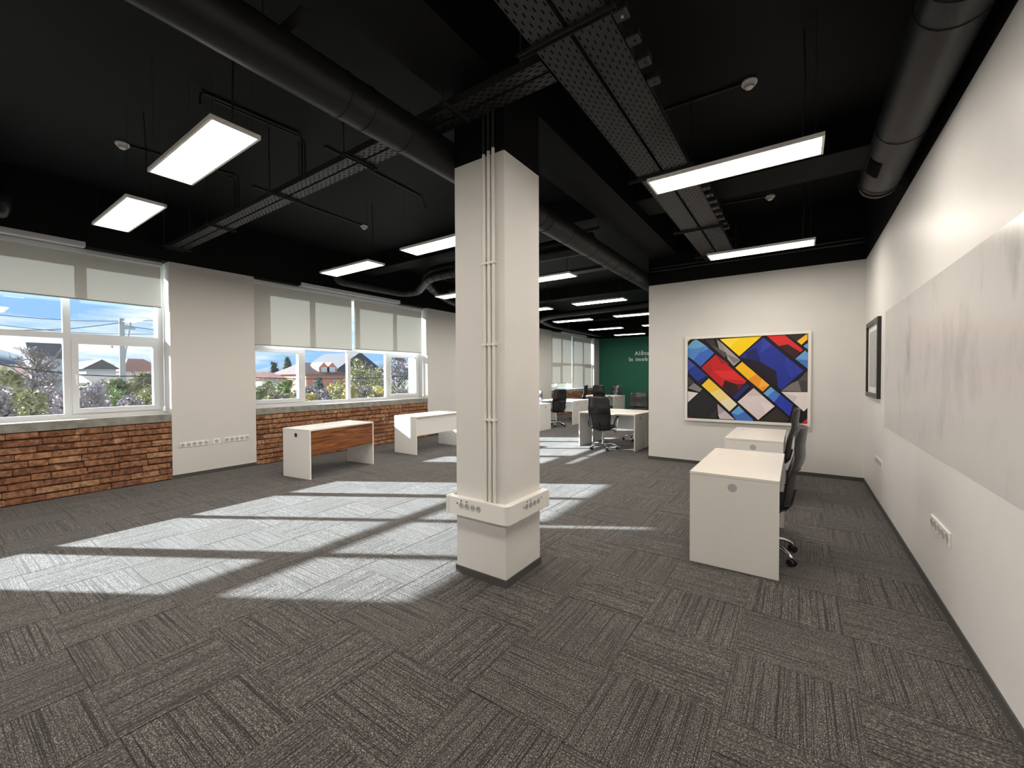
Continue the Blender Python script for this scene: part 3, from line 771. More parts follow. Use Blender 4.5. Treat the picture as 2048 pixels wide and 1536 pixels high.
# ------------------------------------------------------------------ desks
def desk(x, y, rz, L, D, lab, mod='desk', modside=1, z=.742, hole=True, name='desk'):
    """length along local x, depth along local y; origin at centre of footprint; modesty panel on +y (modside 1) or -y"""
    e = empty(name, (x, y, 0), rz, lab, 'desk', 'white office desks')
    MB().bbox(-L/2, L/2, -D/2, D/2, z-.022, z, .0015).build('desk_top', 'desk_top', e)
    for s in (-1, 1):
        x0, x1 = (s*L/2-.022, s*L/2) if s > 0 else (-L/2, -L/2+.022)
        p = MB().bbox(x0, x1, -D/2+.002, D/2-.002, 0.004, z-.0235, .001).build('side_panel', 'desk', e)
        if hole:
            MB().lathe([(.031, 0), (.033, .002), (.031, .004), (.012, .0045)], 24, (s*L/2-(.0045 if s < 0 else 0), 0, .648), 'x').build('cable_cap', M['dark_hole'] if mod == 'wood' else M['grommet'], p)
    y0, y1 = (D/2-.045, D/2-.027) if modside > 0 else (-D/2+.027, -D/2+.045)
    if mod == 'wood': y0, y1 = (D/2-.020, D/2-.004) if modside > 0 else (-D/2+.004, -D/2+.020)
    MB().box(-L/2+.022, L/2-.022, y0, y1, .365, z-.024).build('modesty_panel', mod, e)
    MB().lathe([(.030, 0), (.032, .001), (.030, .003), (.006, .0032)], 20, (L*.22, (D/2-.10)*modside, z)).build('top_cable_cap', 'desk', e)
    return e
DL, DD = 1.275, .62
desk(-.415, 4.262, PI/2, 1.30, DD, 'white desk standing nearest to the whiteboard wall sockets', modside=1)
desk(-.445, 6.435, PI/2, 1.30, DD, 'white desk right below the abstract painting', modside=1)
desk(-6.293, 3.925, PI/2+math.radians(7.2), 1.245, .622, 'white desk with walnut front panel by the brick wall', mod='wood', modside=-1)
desk(-6.38, 6.19, PI/2+math.radians(1.0), 1.28, .622, 'white desk with pale front panel half hidden by the column', modside=-1)
desk(-3.282, 8.53, math.radians(-2.0), 1.245, .61, 'white desk with the black chair in front, at the partition end', modside=1)
desk(-3.25, 9.155, math.radians(-2.0), 1.245, .61, 'white desk standing back to back behind the front chair desk', modside=-1)
desk(-6.46, 10.15, 0, 1.25, .62, 'white desk by the far window with a side panel facing the aisle, nearest the column', modside=-1)
desk(-6.34, 11.90, 0, 1.27, .62, 'white desk of the middle pair by the far window, column side', modside=1)
desk(-6.34, 12.53, 0, 1.27, .62, 'white desk of the middle pair by the far window, green wall side', modside=-1)
desk(-6.34, 15.33, 0, 1.27, .62, 'white desk of the last pair before the green wall, column side', modside=1)
desk(-6.34, 15.96, 0, 1.27, .62, 'white desk of the last pair before the green wall, wall side', modside=-1)

# ------------------------------------------------------------------ office chair (faces local +y, back at -y)
def make_chair():
    e = empty('office_chair', (0, 0, 0), 0, 'black mesh office chair', 'chair', 'black office chairs')
    base = MB().lathe([(.030, .085), (.040, .09), (.040, .125), (.028, .135)], 20).build('base_hub', 'chrome', e)
    for k in range(5):
        a = 2*PI*k/5+.31; c, s = math.cos(a), math.sin(a)
        MB().tube([(c*.03, s*.03, .112), (c*.12, s*.12, .118), (c*.20, s*.20, .108), (c*.26, s*.26, .085), (c*.285, s*.285, .062)], [.019, .018, .016, .014, .012], 10).build('base_arm', 'chrome', e)
        cs = MB(); ax = Vector((-s, c, 0)); ctr = Vector((c*.285, s*.285, .028))
        for q in (-1, 1): cs.tube([ctr+ax*(q*.008), ctr+ax*(q*.026)], .028, 16, smooth=False)
        cs.tube([ctr+Vector((0, 0, .004)), ctr+Vector((0, 0, .04))], .008, 8)
        cs.build('caster', 'blackplastic', e)
    MB().tube([(0, 0, .12), (0, 0, .30)], .024, 14).tube([(0, 0, .28), (0, 0, .40)], .014, 12).build('gas_lift', 'chrome', e)
    mech = MB().bbox(-.09, .09, -.12, .10, .385, .425, .01); mech.tube([(.09, .02, .40), (.22, .02, .395), (.26, .02, .385)], .006, 6); mech.bbox(.24, .27, .0, .04, .365, .39, .006)
    mech.build('tilt_mechanism', 'blackplastic', e)
    # seat cushion
    def pad(nx, ny, fn): 
        vs = []; fs = []
        for i in range(nx+1):
            for j in range(ny+1): vs.append(fn(i/nx*2-1, j/ny*2-1))
        for i in range(nx):
            for j in range(ny): fs.append((i*(ny+1)+j, (i+1)*(ny+1)+j, (i+1)*(ny+1)+j+1, i*(ny+1)+j+1))
        return vs, fs
    sq = lambda u, v: (u*math.sqrt(1-.32*v*v*abs(v)), v*math.sqrt(1-.32*u*u*abs(u)))
    st = MB()
    def top(u, v):
        x, y = sq(u, v); edge = max(abs(u), abs(v))**6
        return (x*.245, y*.235+.01, .505-.045*edge+.012*u*u-.02*max(0, v)**3)
    def bot(u, v):
        x, y = sq(u, v); edge = max(abs(u), abs(v))**6
        return (x*.245, y*.235+.01, .425+.035*edge-.02*max(0, v)**3)
    a, f = pad(12, 12, top); st.add(a, f, True); a, f = pad(12, 12, bot); st.add(a, [tuple(reversed(q)) for q in f], True)
    st.build('seat', 'blackfabric', e)
    # back profile (offset backwards, height)
    prof = [(.185, .415), (.225, .50), (.238, .60), (.250, .70), (.285, .80), (.300, .875), (.296, .95), (.305, 1.03), (.325, 1.10)]
    def pz(z):
        for (a0, z0), (a1, z1) in zip(prof, prof[1:]):
            if z <= z1 or (a1, z1) == prof[-1]: t = (z-z0)/(z1-z0); return a0+(a1-a0)*t
    def hw(z): 
        t = (z-.415)/(1.10-.415); return .195+.028*math.sin(PI*min(1, t*1.05))+.01*t
    def slab(z0, z1, th, bulge, nz=9, nx=8, k=1.0, rnd=.0):
        front, back = [], []
        for i in range(nz+1):
            z = z0+(z1-z0)*i/nz
            c = 1
            if rnd:
                t = i/nz; c = 1-rnd*(max(0, t-.8)/.2)**2
            for j in range(nx+1):
                u = j/nx*2-1; x = u*hw(z)*k*c; y = -(pz(z)-.05*(u*u))
                ed = (1-abs(u)**6)
                tt = th*(.25+.75*ed)*(.3+.7*min(1, 4*min(i/nz, 1-i/nz)+.15))
                front.append((x, y+tt*.5+bulge*ed, z)); back.append((x, y-tt*.5, z))
        m_ = nx+1; n_ = len(front); fs = []
        for i in range(nz):
            for j in range(nx):
                q = (i*m_+j, i*m_+j+1, (i+1)*m_+j+1, (i+1)*m_+j); fs += [q, tuple(n_+w_ for w_ in reversed(q))]
        for i in range(nz): fs += [(i*m_, (i+1)*m_, n_+(i+1)*m_, n_+i*m_), (i*m_+nx, n_+i*m_+nx, n_+(i+1)*m_+nx, (i+1)*m_+nx)]
        for j in range(nx): fs += [(j, n_+j, n_+j+1, j+1), (nz*m_+j, nz*m_+j+1, n_+nz*m_+j+1, n_+nz*m_+j)]
        return MB().add(front+back, fs, True)
    slab(.415, .76, .008, 0, 10, 8, .97).build('mesh_back', 'mesh', e)
    slab(.745, 1.10, .040, .006, 12, 10, 1.0, .12).build('leather_back_pad', 'leather', e)
    fr = MB()
    for s in (-1, 1):
        fr.tube([(s*hw(z)*.985, -(pz(z)-.05)-.002, z) for z in [.42+.065*i for i in range(11)]], .011, 8)
    fr.tube([(-hw(.42)*.98, -(pz(.42)-.05), .42), (0, -pz(.42), .415), (hw(.42)*.98, -(pz(.42)-.05), .42)], .011, 8)
    fr.tube([(-hw(.75)*.98, -(pz(.75)-.05), .75), (0, -pz(.75)-.012, .75), (hw(.75)*.98, -(pz(.75)-.05), .75)], .008, 8)
    fr.build('back_frame', 'blackplastic', e)
    MB().tube([(0, -.10, .41), (0, -.18, .40), (0, -.215, .45), (0, -.245, .58)], .016, 8).build('back_bracket', 'blackplastic', e)
    for s in (-1, 1):
        ar = MB().tube([(s*.255, -.10, .46), (s*.275, -.12, .55), (s*.275, -.06, .635), (s*.272, .05, .675), (s*.270, .16, .672)], [.014, .016, .018, .019, .015], 8).build('armrest', 'blackplastic', e)
        MB().tube([(s*.270, .15, .672), (s*.272, .13, .60), (s*.262, .10, .46)], .011, 8).build('armrest_post', 'chrome', ar)
        MB().tube([(s*.262, .10, .455), (s*.10, .06, .425)], .010, 8).build('armrest_bracket', 'chrome', ar)
    return e
ch0 = make_chair(); cm = cmap()
CHS = [(-.262, 4.13, PI/2, 0, 'black office chair pushed under the desk nearest the whiteboard wall sockets'),
 (-.305, 6.36, PI/2, 0, 'black office chair at the desk below the abstract painting'),
 (-3.335, 8.19, math.radians(3), 0, 'black office chair with mesh back turned to the column, in front of the aisle desk'),
 (-3.14, 9.72, PI+math.radians(4), .015, 'black office chair behind the back to back desks at the partition'),
 (-6.66, 10.76, PI, .0, 'black office chair with shiny pad behind the first desk by the far window'),
 (-6.06, 11.16, math.radians(58), .03, 'black office chair in the aisle gap before the middle desk pair'),
 (-6.30, 13.24, PI/2+math.radians(12), .10, 'black office chair seen side on behind the middle desk pair'),
 (-5.98, 14.52, 0, .085, 'black office chair facing the last desk pair before the green wall'),
 (-6.25, 16.55, PI, .03, 'black office chair between the last desk pair and the green wall')]
for k, (x, y, rz, dz, lab) in enumerate(CHS):
    o = ch0 if k == 0 else copy_tree(ch0, None, cm)
    o.location = (x, y, 0); o.rotation_euler = (0, 0, rz); o['label'] = lab
    if dz:
        for c in COL.objects:
            if c.parent == o and c.name.split('.')[0] not in ('base_hub', 'base_arm', 'caster', 'gas_lift'): c.location.z += dz

# ------------------------------------------------------------------ abstract painting
pa = empty('painting', (-.727, YP, .746), 0, 'large abstract canvas of coloured diamonds in a white frame', 'painting')
x0, x1, z0, z1, fb = -1.613, .158, .746, 2.180, .040
f = MB(); yf_, yb_ = YP-.050, YP
for b in ((x0, x1, yf_, yb_, z0, z0+fb), (x0, x1, yf_, yb_, z1-fb, z1), (x0, x0+fb, yf_, yb_, z0+fb, z1-fb), (x1-fb, x1, yf_, yb_, z0+fb, z1-fb)): f.box(*b)
rel(f.build('picture_frame', 'frame_white'), pa)
YC = YP-.022
polys = [
 ((26, 24, 28), [(270, 270), (1785, 195), (1785, 1385), (270, 1300)]),
 ((110, 172, 216), [(283, 385), (340, 325), (385, 290), (505, 380), (400, 412), (283, 415)]), ((86, 140, 205), [(283, 415), (400, 412), (505, 380), (350, 560), (283, 515)]),
 ((66, 108, 196), [(505, 380), (610, 472), (440, 640), (350, 560)]), ((92, 150, 215), [(505, 380), (540, 412), (440, 470)]),
 ((62, 84, 170), [(283, 545), (372, 622), (283, 700)]), ((42, 62, 150), [(372, 622), (520, 752), (435, 855), (290, 715)]), ((34, 36, 84), [(520, 752), (535, 765), (435, 858), (400, 818)]),
 ((200, 36, 40), [(630, 490), (1012, 822), (830, 1010), (450, 655)]), ((160, 34, 36), [(640, 498), (800, 612), (690, 605)]), ((176, 40, 40), [(450, 655), (560, 600), (600, 700), (540, 740)]),
 ((226, 50, 50), [(600, 690), (860, 690), (1000, 815), (720, 790)]), ((52, 30, 32), [(740, 808), (890, 858), (905, 938), (830, 1010), (710, 895)]), ((110, 28, 30), [(890, 858), (985, 850), (905, 938)]),
 ((62, 54, 54), [(490, 305), (600, 290), (640, 400), (560, 372)]), ((150, 142, 142), [(640, 300), (700, 345), (760, 470), (670, 420)]), ((86, 80, 82), [(560, 372), (640, 400), (770, 480), (740, 530)]),
 ((168, 158, 160), [(700, 345), (935, 560), (850, 632), (775, 545), (760, 470)]), ((128, 122, 124), [(760, 480), (935, 560), (850, 600)]),
 ((246, 208, 16), [(680, 300), (1205, 250), (920, 510)]), ((252, 220, 60), [(680, 300), (940, 275), (800, 405)]),
 ((246, 190, 34), [(955, 580), (1130, 728), (1030, 800), (870, 655)]), ((238, 152, 40), [(1130, 728), (1295, 870), (1210, 950), (1030, 800)]), ((250, 176, 70), [(1200, 790), (1295, 870), (1160, 900)]),
 ((38, 52, 146), [(1215, 280), (1720, 690), (1440, 930), (930, 520)]), ((34, 26, 42), [(930, 520), (1180, 580), (1380, 700), (1400, 890), (1440, 930), (1250, 780)]), ((52, 66, 162), [(1215, 280), (1330, 375), (1180, 470)]),
 ((30, 36, 100), [(1000, 465), (1130, 400), (1190, 590), (1010, 540)]), ((46, 60, 158), [(1500, 520), (1720, 690), (1560, 780), (1480, 640)]),
 ((214, 46, 46), [(1255, 248), (1480, 240), (1560, 310), (1710, 430), (1680, 460), (1520, 362), (1410, 385)]), ((60, 30, 32), [(1410, 385), (1520, 362), (1680, 460), (1605, 540)]),
 ((52, 48, 46), [(1500, 238), (1750, 215), (1630, 328)]), ((246, 190, 40), [(1635, 325), (1765, 215), (1765, 305), (1690, 370)]), ((110, 160, 210), [(1715, 385), (1768, 345), (1768, 425)]),
 ((104, 160, 212), [(1735, 440), (1770, 470), (1768, 560), (1612, 545)]), ((74, 116, 190), [(1612, 545), (1768, 560), (1768, 665)]),
 ((84, 80, 78), [(1745, 705), (1768, 700), (1768, 820), (1650, 810)]), ((120, 114, 114), [(1650, 810), (1690, 950), (1440, 940), (1560, 850)]), ((70, 66, 66), [(1650, 810), (1768, 820), (1768, 950), (1690, 950)]),
 ((232, 224, 222), [(1440, 952), (1768, 956), (1768, 1150), (1720, 1195)]), ((214, 204, 204), [(1440, 952), (1640, 1010), (1600, 1085)]),
 ((104, 164, 218), [(1310, 890), (1360, 930), (1270, 1010), (1220, 970)]), ((74, 124, 204), [(1360, 930), (1430, 985), (1350, 1080), (1270, 1010)]), ((42, 62, 176), [(1430, 985), (1585, 1112), (1545, 1258), (1350, 1080)]),
 ((226, 212, 214), [(1100, 905), (1360, 1130), (1155, 1300), (900, 1075)]), ((206, 194, 198), [(1100, 905), (1210, 1000), (1010, 1005)]), ((236, 226, 226), [(1180, 1070), (1360, 1130), (1250, 1220)]),
 ((250, 206, 62), [(545, 785), (690, 915), (560, 965), (455, 870)]), ((246, 222, 140), [(690, 915), (800, 1018), (680, 1080), (560, 965)]), ((240, 230, 196), [(800, 1018), (895, 1105), (800, 1195), (680, 1080)]),
 ((104, 166, 222), [(915, 1125), (985, 1195), (900, 1240), (820, 1210)]), ((70, 118, 200), [(985, 1195), (1095, 1300), (1085, 1320), (880, 1300), (820, 1210), (900, 1240)]),
 ((66, 64, 64), [(283, 755), (345, 815), (360, 840), (283, 880)]), ((132, 128, 128), [(360, 840), (462, 918), (430, 955), (283, 905)]), ((228, 222, 220), [(283, 945), (415, 965), (283, 1085)]),
 ((40, 40, 44), [(480, 930), (650, 1090), (640, 1275), (320, 1272), (283, 1225), (283, 1100)]), ((56, 54, 56), [(560, 1240), (650, 1160), (640, 1275), (540, 1272)]),
 ((172, 164, 170), [(650, 1100), (745, 1185), (660, 1240)]), ((206, 200, 204), [(745, 1185), (865, 1295), (680, 1285), (660, 1240)]),
 ((40, 42, 110), [(1010, 850), (1050, 880), (890, 1050), (832, 1012)]), ((54, 48, 46), [(1385, 1148), (1550, 1290), (1480, 1330), (1175, 1310)]), ((36, 32, 34), [(1580, 1130), (1700, 1210), (1640, 1330), (1560, 1270)]),
 ((196, 44, 46), [(1755, 1285), (1768, 1290), (1768, 1372), (1690, 1335)]), ((150, 44, 44), [(283, 1250), (318, 1278), (283, 1283)]), ((240, 212, 110), [(283, 290), (325, 288), (283, 335)]), ((170, 46, 48), [(440, 292), (492, 288), (470, 312)])]
mb = MB(); inks = []
for k, (c, pl) in enumerate(polys):
    pts = []
    for a, b in pl:
        p = at(1330+a/6.194, 630+b/6.194, 1, YC)
        pts.append((min(max(p.x, x0+fb), x1-fb), YC-.00025*k, min(max(p.z, z0+fb), z1-fb)))
    # face toward the room (-y)
    n2 = sum(pts[i][0]*pts[(i+1) % len(pts)][2]-pts[(i+1) % len(pts)][0]*pts[i][2] for i in range(len(pts)))
    if n2 < 0: pts = pts[::-1]
    mb.add(pts, [tuple(range(len(pts)))]); inks.append(lin(c))
cv = rel(mb.build('canvas', 'ink', None, label='printed canvas of coloured diamonds'), pa)
at_ = cv.data.attributes.new('ink', 'FLOAT_COLOR', 'FACE')
for k, c in enumerate(inks): at_.data[k].color = c
rel(MB().box(x0+fb, x1-fb, YC+.001, YP-.004, z0+fb, z1-fb).build('canvas_backing', 'frame_black'), pa)

# ------------------------------------------------------------------ framed print and whiteboard film on the long wall
pf = empty('framed_print', (XR, 6.78, 1.24), 0, 'black framed print with white mount beside the whiteboard film', 'picture')
y0, y1, z0, z1, b = 6.30, 7.27, 1.24, 2.188, .055
f = MB(); xf0, xf1 = XR-.036, XR
for q in ((xf0, xf1, y0, y1, z0, z0+b), (xf0, xf1, y0, y1, z1-b, z1), (xf0, xf1, y0, y0+b, z0+b, z1-b), (xf0, xf1, y1-b, y1, z0+b, z1-b)): f.box(*q)
rel(f.build('picture_frame', 'frame_black'), pf)
rel(MB().box(XR-.014, XR-.002, y0+b, y1-b, z0+b, z1-b).build('mount', 'mat_white'), pf)
rel(MB().box(XR-.016, XR-.014, y0+b+.11, y1-b-.11, z0+b+.075, z1-b-.075).build('print_sheet', 'print_grey'), pf)
wbd = obox('whiteboard_film', 'board', (XR-.003, XR-.0003, -1.2, 6.03, .956, 2.200))
tag(wbd, 'smudged grey whiteboard film stuck on the long white wall', 'whiteboard')

# ------------------------------------------------------------------ lettering on the green wall
lt = empty('wall_lettering', (-6.1, YG, 2.4), 0, 'pale raised lettering on the dark green end wall', 'lettering')
def text(s, px, py, capm):
    cu = bpy.data.curves.new('t', 'FONT'); cu.body = s; cu.size = 1; cu.extrude = .0; cu.offset = .022
    cu.space_character = 1.22
    to = bpy.data.objects.new('t', cu); COL.objects.link(to)
    dg = bpy.context.evaluated_depsgraph_get(); me = bpy.data.meshes.new_from_object(to.evaluated_get(dg)); bpy.data.objects.remove(to)
    k = capm/.73
    p = at(px, py, 1, YG-.015)
    fl = MB(); vs = [(p.x+v.co.x*k, YG-.02, p.z+v.co.y*k) for v in me.vertices]
    fs = [tuple(f_.vertices) for f_ in me.polygons]; fl.add(vs, fs)
    # side walls of the letters
    cnt = {}
    for f_ in fs:
        for i in range(len(f_)):
            e_ = (f_[i], f_[(i+1) % len(f_)]); cnt.setdefault(tuple(sorted(e_)), []).append(e_)
    o = len(fl.v); fl.v += [(v[0], YG, v[2]) for v in vs]
    for k_, l in cnt.items():
        if len(l) == 1: a, b = l[0]; fl.f.append((a, a+o, b+o, b)); fl.sm.append(False)
    rel(fl.build('text_line', 'letter'), lt)
text('Al\u0103tu', 1269.6, 710.2, .172)
text('\u00een imob', 1257.8, 722.3, .165)

# ------------------------------------------------------------------ outside
GZ = -4.3
M['ground'] = plain('outside_ground', (.16, .17, .11), .9, noise=.3, nscale=.3)
M['hill'] = plain('far_hills_haze_tint', (.075, .115, .155), .95, noise=.15, nscale=.02)  # bluish base colour stands in for distance haze over the hills
M['roof_red'] = plain('red_tile_roof', (.21, .085, .062), .8, noise=.2, nscale=3)
M['roof_grey'] = plain('grey_roof', (.085, .088, .098), .8, noise=.2, nscale=3)
M['roof_brown'] = plain('brown_roof', (.11, .082, .075), .8, noise=.2, nscale=3)
M['render_red'] = plain('salmon_render', (.62, .27, .20), .85)
M['render_cream'] = plain('cream_render', (.70, .64, .55), .85)
M['render_grey'] = plain('grey_render', (.50, .52, .56), .85)
M['far_glass'] = plain('far_window_glass', (.16, .20, .26), .15)
M['bark'] = plain('bark', (.20, .17, .15), .9)
M['pole'] = plain('concrete_pole', (.40, .40, .40), .9)
for nm, c in (('leaf_green', (.22, .28, .12)), ('leaf_yellow', (.52, .44, .14)), ('leaf_olive', (.34, .33, .18)), ('leaf_grey', (.34, .30, .32)), ('leaf_pine', (.10, .17, .13))):
    M[nm] = plain(nm, c, .8, noise=.35, nscale=2)
obox('outside_ground', 'ground', (-900, XO-.2, -500, 900, GZ-.5, GZ), label='grassy ground outside far below the windows', kind='structure')
hl = MB(); vs = []; nn = 60; rr = random.Random(3); hh = [0]*(nn+1)
for i in range(nn+1): hh[i] = 20+4*math.sin(i*.35)+3*math.sin(i*.9+1)+3*math.sin(i*2.1)
for i in range(nn+1):
    y = -500+1500*i/nn
    vs += [(-620, y, GZ), (-640, y, GZ+hh[i]*.75), (-700, y, GZ+hh[i]*1.35), (-860, y, GZ)]
fs = [(4*i+k, 4*i+k+1, 4*i+4+k+1, 4*i+4+k) for i in range(nn) for k in range(3)]
tag(hl.add(vs, fs, True).build('hills', 'hill'), 'low hills tinted haze blue on the horizon', kind='structure')
def house(px0, px1, py_eave, py_ridge, X, wallm, roofm, lab, depth=7, ridge='y', base=GZ, gable=True):
    A, B = at(px0, py_eave, 0, X), at(px1, py_eave, 0, X); zr = at((px0+px1)/2, py_ridge, 0, X).z
    ya, yb, ze = A.y, B.y, A.z
    e = empty('house', (X, (ya+yb)/2, base), 0, lab, 'house')
    P = lambda mb, nm, mt: rel(mb.build(nm, mt), e)
    P(MB().box(X-depth, X, ya, yb, base, ze), 'house_walls', wallm)
    ov = .35; yc = (ya+yb)/2; xc = X-depth/2
    if ridge == 'x':   # gable end faces the office
        P(MB().prism([(ya-ov, ze-.05), (yb+ov, ze-.05), (yc, zr)], X-depth-ov, X+ov, lambda a, b, d: (d, a, b)), 'roof', roofm)
    elif gable:
        P(MB().prism([(X-depth-ov, ze-.05), (X+ov, ze-.05), (xc, zr)], ya-ov, yb+ov, lambda a, b, d: (a, d, b)), 'roof', roofm)
    else:
        q = min((yb-ya)*.3, depth*.4); m_ = MB()
        m_.add([(X+ov, ya-ov, ze-.05), (X+ov, yb+ov, ze-.05), (X-depth-ov, yb+ov, ze-.05), (X-depth-ov, ya-ov, ze-.05), (xc, ya+q, zr), (xc, yb-q, zr)],
               [(0, 1, 5, 4), (1, 2, 5), (2, 3, 4, 5), (3, 0, 4), (3, 2, 1, 0)]); P(m_, 'roof', roofm)
    nw = max(1, int((yb-ya)/2.2))
    for k in range(nw):
        y = ya+(k+.5)*(yb-ya)/nw
        for zz in ([ze-1.6] if ze-base < 4 else [ze-1.6, ze-4.2]):
            wn = P(MB().box(X, X+.05, y-.5, y+.5, zz-.65, zz+.65), 'window_frame', 'upvc')
            g_ = MB().box(X+.05, X+.06, y-.42, y+.42, zz-.57, zz+.57).build('window_pane', 'far_glass'); g_.parent = wn
    return e, (ya, yb, ze, zr, xc)
h1, (ya, yb, ze, zr, xc) = house(612, 692, 748, 724, -55, 'render_red', 'roof_brown', 'salmon house with brown hip roof and two white dormers', 9, gable=False)
for px in (648, 664.5):
    p = at(px, 742, 0, -55.6)
    dm = rel(MB().prism([(p.y-.75, p.z-.9), (p.y+.75, p.z-.9), (p.y+.75, p.z+.5), (p.y, p.z+1.25), (p.y-.75, p.z+.5)], -58.6, -55.6, lambda a, b, d: (d, a, b)).build('dormer', 'render_red'), h1)
    g_ = MB().box(-55.6, -55.55, p.y-.42, p.y+.42, p.z-.75, p.z+.55).build('dormer_window', 'upvc'); g_.parent = dm
house(655, 775, 752, 704, -72, 'render_grey', 'roof_grey', 'grey house with a wide steep gable behind the salmon house', 12, ridge='x')
house(525, 572, 757, 744, -46, 'render_cream', 'roof_red', 'low cream house with red roof left of the salmon house', 8)
house(575, 612, 750, 740, -92, 'render_cream', 'roof_brown', 'small cream house with brown roof behind the pine', 8)
house(62, 128, 716, 684, -190, 'render_grey', 'roof_grey', 'grey apartment block beyond the bare tree', 12, gable=True)
house(172, 232, 737, 719, -62, 'render_grey', 'roof_grey', 'pale house with grey gable near the tall pole', 9, ridge='x')
house(250, 330, 742, 716, -78, 'render_cream', 'roof_red', 'cream house with red hip roof right of the tall pole', 9, gable=False)
house(196, 262, 765, 748, -42, 'render_cream', 'roof_brown', 'low house with brown roof behind the green bushes', 7)
house(5, 60, 745, 728, -80, 'render_cream', 'roof_red', 'cream house with red roof behind the bare tree', 9)
house(-60, 30, 752, 735, -64, 'render_grey', 'roof_grey', 'grey roofed house at the edge of the brick window', 9)
def tree(px, py_top, py_bot, wpx, X, kind, lab, nleaf=1500, leaf=.16, bare=.0, seed=0, group='trees outside'):
    rg = random.Random(seed); t = at(px, py_top, 0, X); b = at(px, py_bot, 0, X)
    w_ = abs(at(px+wpx/2, py_top, 0, X).y-at(px-wpx/2, py_top, 0, X).y)/2
    e = empty('tree', (X, t.y, GZ), 0, lab, 'tree', group)
    hgt = t.z-GZ; cz0 = max(.4, b.z-GZ)
    st = MB().tube([(0, 0, 0), (rg.uniform(-.1, .1), rg.uniform(-.1, .1), hgt*.4), (rg.uniform(-.2, .2), rg.uniform(-.2, .2), hgt*.85)], [.14, .10, .03], 7)
    for k in range(26):
        z = cz0+(hgt-cz0)*rg.uniform(.0, .75); a = rg.uniform(0, 2*PI); l = w_*rg.uniform(.5, 1.0)
        p1 = Vector((math.cos(a)*l*.5, math.sin(a)*l*.5, z+l*.45)); p2 = Vector((math.cos(a)*l, math.sin(a)*l, min(hgt, z+l*rg.uniform(.7, 1.2))))
        st.tube([(0, 0, z), p1, p2], [.05, .03, .012], 5)
        for q in range(4):
            dv = Vector((rg.uniform(-1, 1), rg.uniform(-1, 1), rg.uniform(.1, 1))).normalized()*l*.4; s_ = p1.lerp(p2, rg.random())
            st.tube([s_, s_+dv*.6, s_+dv], [.018, .012, .006], 4)
    st.build('trunk_and_branches', 'bark', e)
    lf = MB(); blobs = []
    for k in range(16):
        a = rg.uniform(0, 2*PI); tt = rg.random(); z = cz0+(hgt-cz0)*tt
        rad = w_*(math.sqrt(max(.06, 1-(2*tt-.9)**2)) if kind != 'leaf_pine' else (1.05-tt))
        blobs.append((math.cos(a)*rad*.55, math.sin(a)*rad*.55, z*.97, max(.25, rad*.5)))
    for k in range(nleaf):
        bx, by, bz_, br = rg.choice(blobs)
        d = Vector((rg.gauss(0, 1), rg.gauss(0, 1), rg.gauss(0, 1))).normalized()*br*rg.uniform(.5, 1.05)
        c = Vector((bx, by, bz_))+d; s_ = leaf*rg.uniform(.6, 1.3)
        u = Vector((rg.uniform(-1, 1), rg.uniform(-1, 1), rg.uniform(-1, 1))).normalized(); v = u.orthogonal().normalized()
        lf.add([c-u*s_, c+v*s_*.55, c+u*s_, c-v*s_*.55], [(0, 1, 2, 3)])
    lf.build('foliage', kind, e, kind='stuff')
TREES = [(70, 690, 800, 120, -28, 'leaf_grey', 'bare lilac grey tree filling the brick window', 3200, .06), (15, 740, 820, 90, -22, 'leaf_olive', 'dense olive bush at the edge of the brick window', 2000, .11),
 (180, 765, 830, 60, -24, 'leaf_pine', 'dark rounded evergreen bush before the tall pole', 1800, .10), (235, 758, 830, 70, -23, 'leaf_green', 'green bush below the tall pole', 1900, .10),
 (285, 745, 830, 80, -26, 'leaf_olive', 'yellowish green tree right of the tall pole', 2000, .11), (575, 713, 745, 22, -70, 'leaf_pine', 'dark pine standing above the red roofs', 900, .30),
 (548, 722, 750, 20, -72, 'leaf_pine', 'dark pine left of the taller pine', 700, .30), (530, 762, 815, 60, -30, 'leaf_olive', 'olive hedge tree at the left of the desk window', 1900, .12),
 (572, 758, 815, 50, -32, 'leaf_green', 'green hedge tree below the pines', 1700, .12), (612, 768, 815, 40, -34, 'leaf_grey', 'grey bare bush in front of the salmon house', 1300, .12),
 (638, 756, 815, 36, -36, 'leaf_pine', 'dark conifer pair before the salmon house', 1700, .13), (675, 760, 810, 46, -38, 'leaf_yellow', 'bright yellow tree at the corner of the salmon house', 1800, .13),
 (716, 716, 800, 50, -29, 'leaf_olive', 'thin brown and yellow tree in front of the grey gable', 1300, .11), (748, 728, 805, 46, -37, 'leaf_olive', 'olive autumn tree on the slope of the grey gable', 1500, .11),
 (795, 705, 805, 56, -26, 'leaf_grey', 'bare grey tree with tall twigs by the window edge', 1100, .10), (-40, 735, 820, 110, -30, 'leaf_olive', 'olive tree past the edge of the brick window', 1800, .12)]
for k, (a, b, c, d, X, kd, lab, nl, ls) in enumerate(TREES): tree(a, b, c, d, X, kd, lab, nl, ls, seed=k)
rs = random.Random(11)
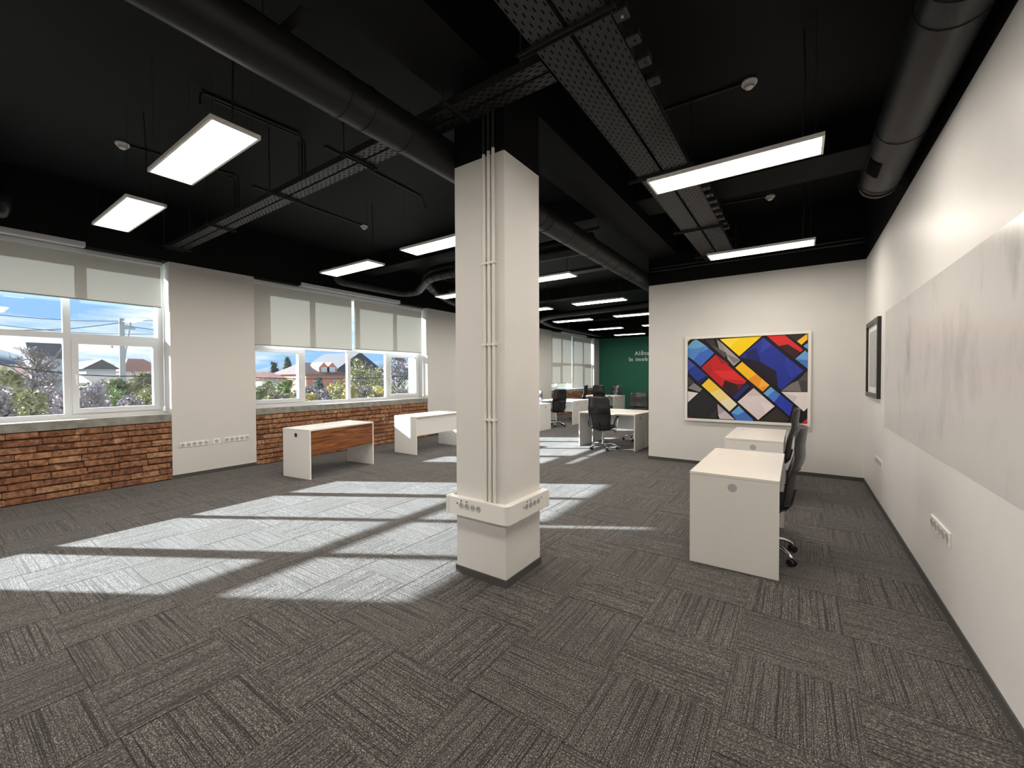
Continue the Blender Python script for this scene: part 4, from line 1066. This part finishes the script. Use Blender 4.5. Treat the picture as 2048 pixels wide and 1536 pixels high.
for k in range(13): tree(-70+k*33+rs.uniform(-6, 6), 772+rs.uniform(-12, 14), 850, 40, (-15.6, -17.6)[k % 2], rs.choice(('leaf_olive', 'leaf_grey', 'leaf_green', 'leaf_grey')), 'low leafy shrub in the hedge below the brick window', 1100, .055, seed=50+k, group='hedge shrubs below the brick window')
for k in range(15): tree(492+k*26+rs.uniform(-5, 5), 778+rs.uniform(-10, 10), 830, 33, (-17.8, -20.4)[k % 2], rs.choice(('leaf_olive', 'leaf_grey', 'leaf_olive', 'leaf_yellow', 'leaf_green')), 'low leafy shrub in the hedge below the desk window', 1000, .06, seed=80+k, group='hedge shrubs below the desk window')
# pole, wires
p = at(243, 637, 0, -30)
pe = empty('utility_pole', (-30, p.y, GZ), 0, 'tall concrete utility pole outside the brick window', 'pole')
MB().tube([(0, 0, 0), (0, .0, p.z-GZ)], [.17, .11], 10).build('pole_shaft', 'pole', pe)
MB().box(-.06, .06, -.1, .55, p.z-GZ-.55, p.z-GZ-.42).build('cross_arm', 'pole', pe)
for z in (-.3, -1.6): MB().lathe([(.03, 0), (.06, .05), (.03, .12)], 8, (0, .35 if z > -1 else -.4, p.z-GZ+z)).build('insulator', 'pole', pe)
q = at(262, 640, 0, -31)
le = empty('leaning_pole', (-31, q.y, GZ), 0, 'thin leaning pole beside the tall utility pole', 'pole')
MB().tube([(0, -1.3, 0), (0, 0, q.z-GZ)], [.07, .04], 8).build('pole_shaft', 'pole', le)
def cable(pts, r, lab):
    o = MB().tube([Vector(a)-Vector(pts[0]) for a in pts], r, 5).build('overhead_wire', 'wire'); o.location = pts[0]; tag(o, lab, 'wire', 'overhead wires')
for (a, b), (c, d), X, r in (((-80, 715), (345, 750), -20, .022), ((-80, 655), (243, 645), -30, .018), ((243, 650), (420, 655), -30, .018), ((-80, 622), (330, 640), -33, .015), ((345, 750), (880, 747), -20, .022), ((-80, 640), (330, 668), -33, .015)):
    A, B = at(a, b, 0, X), at(c, d, 0, X); cable([A.lerp(B, t/6)-Vector((0, 0, .25*math.sin(PI*t/6))) for t in range(7)], r, 'dark overhead wire strung across the view from the windows')
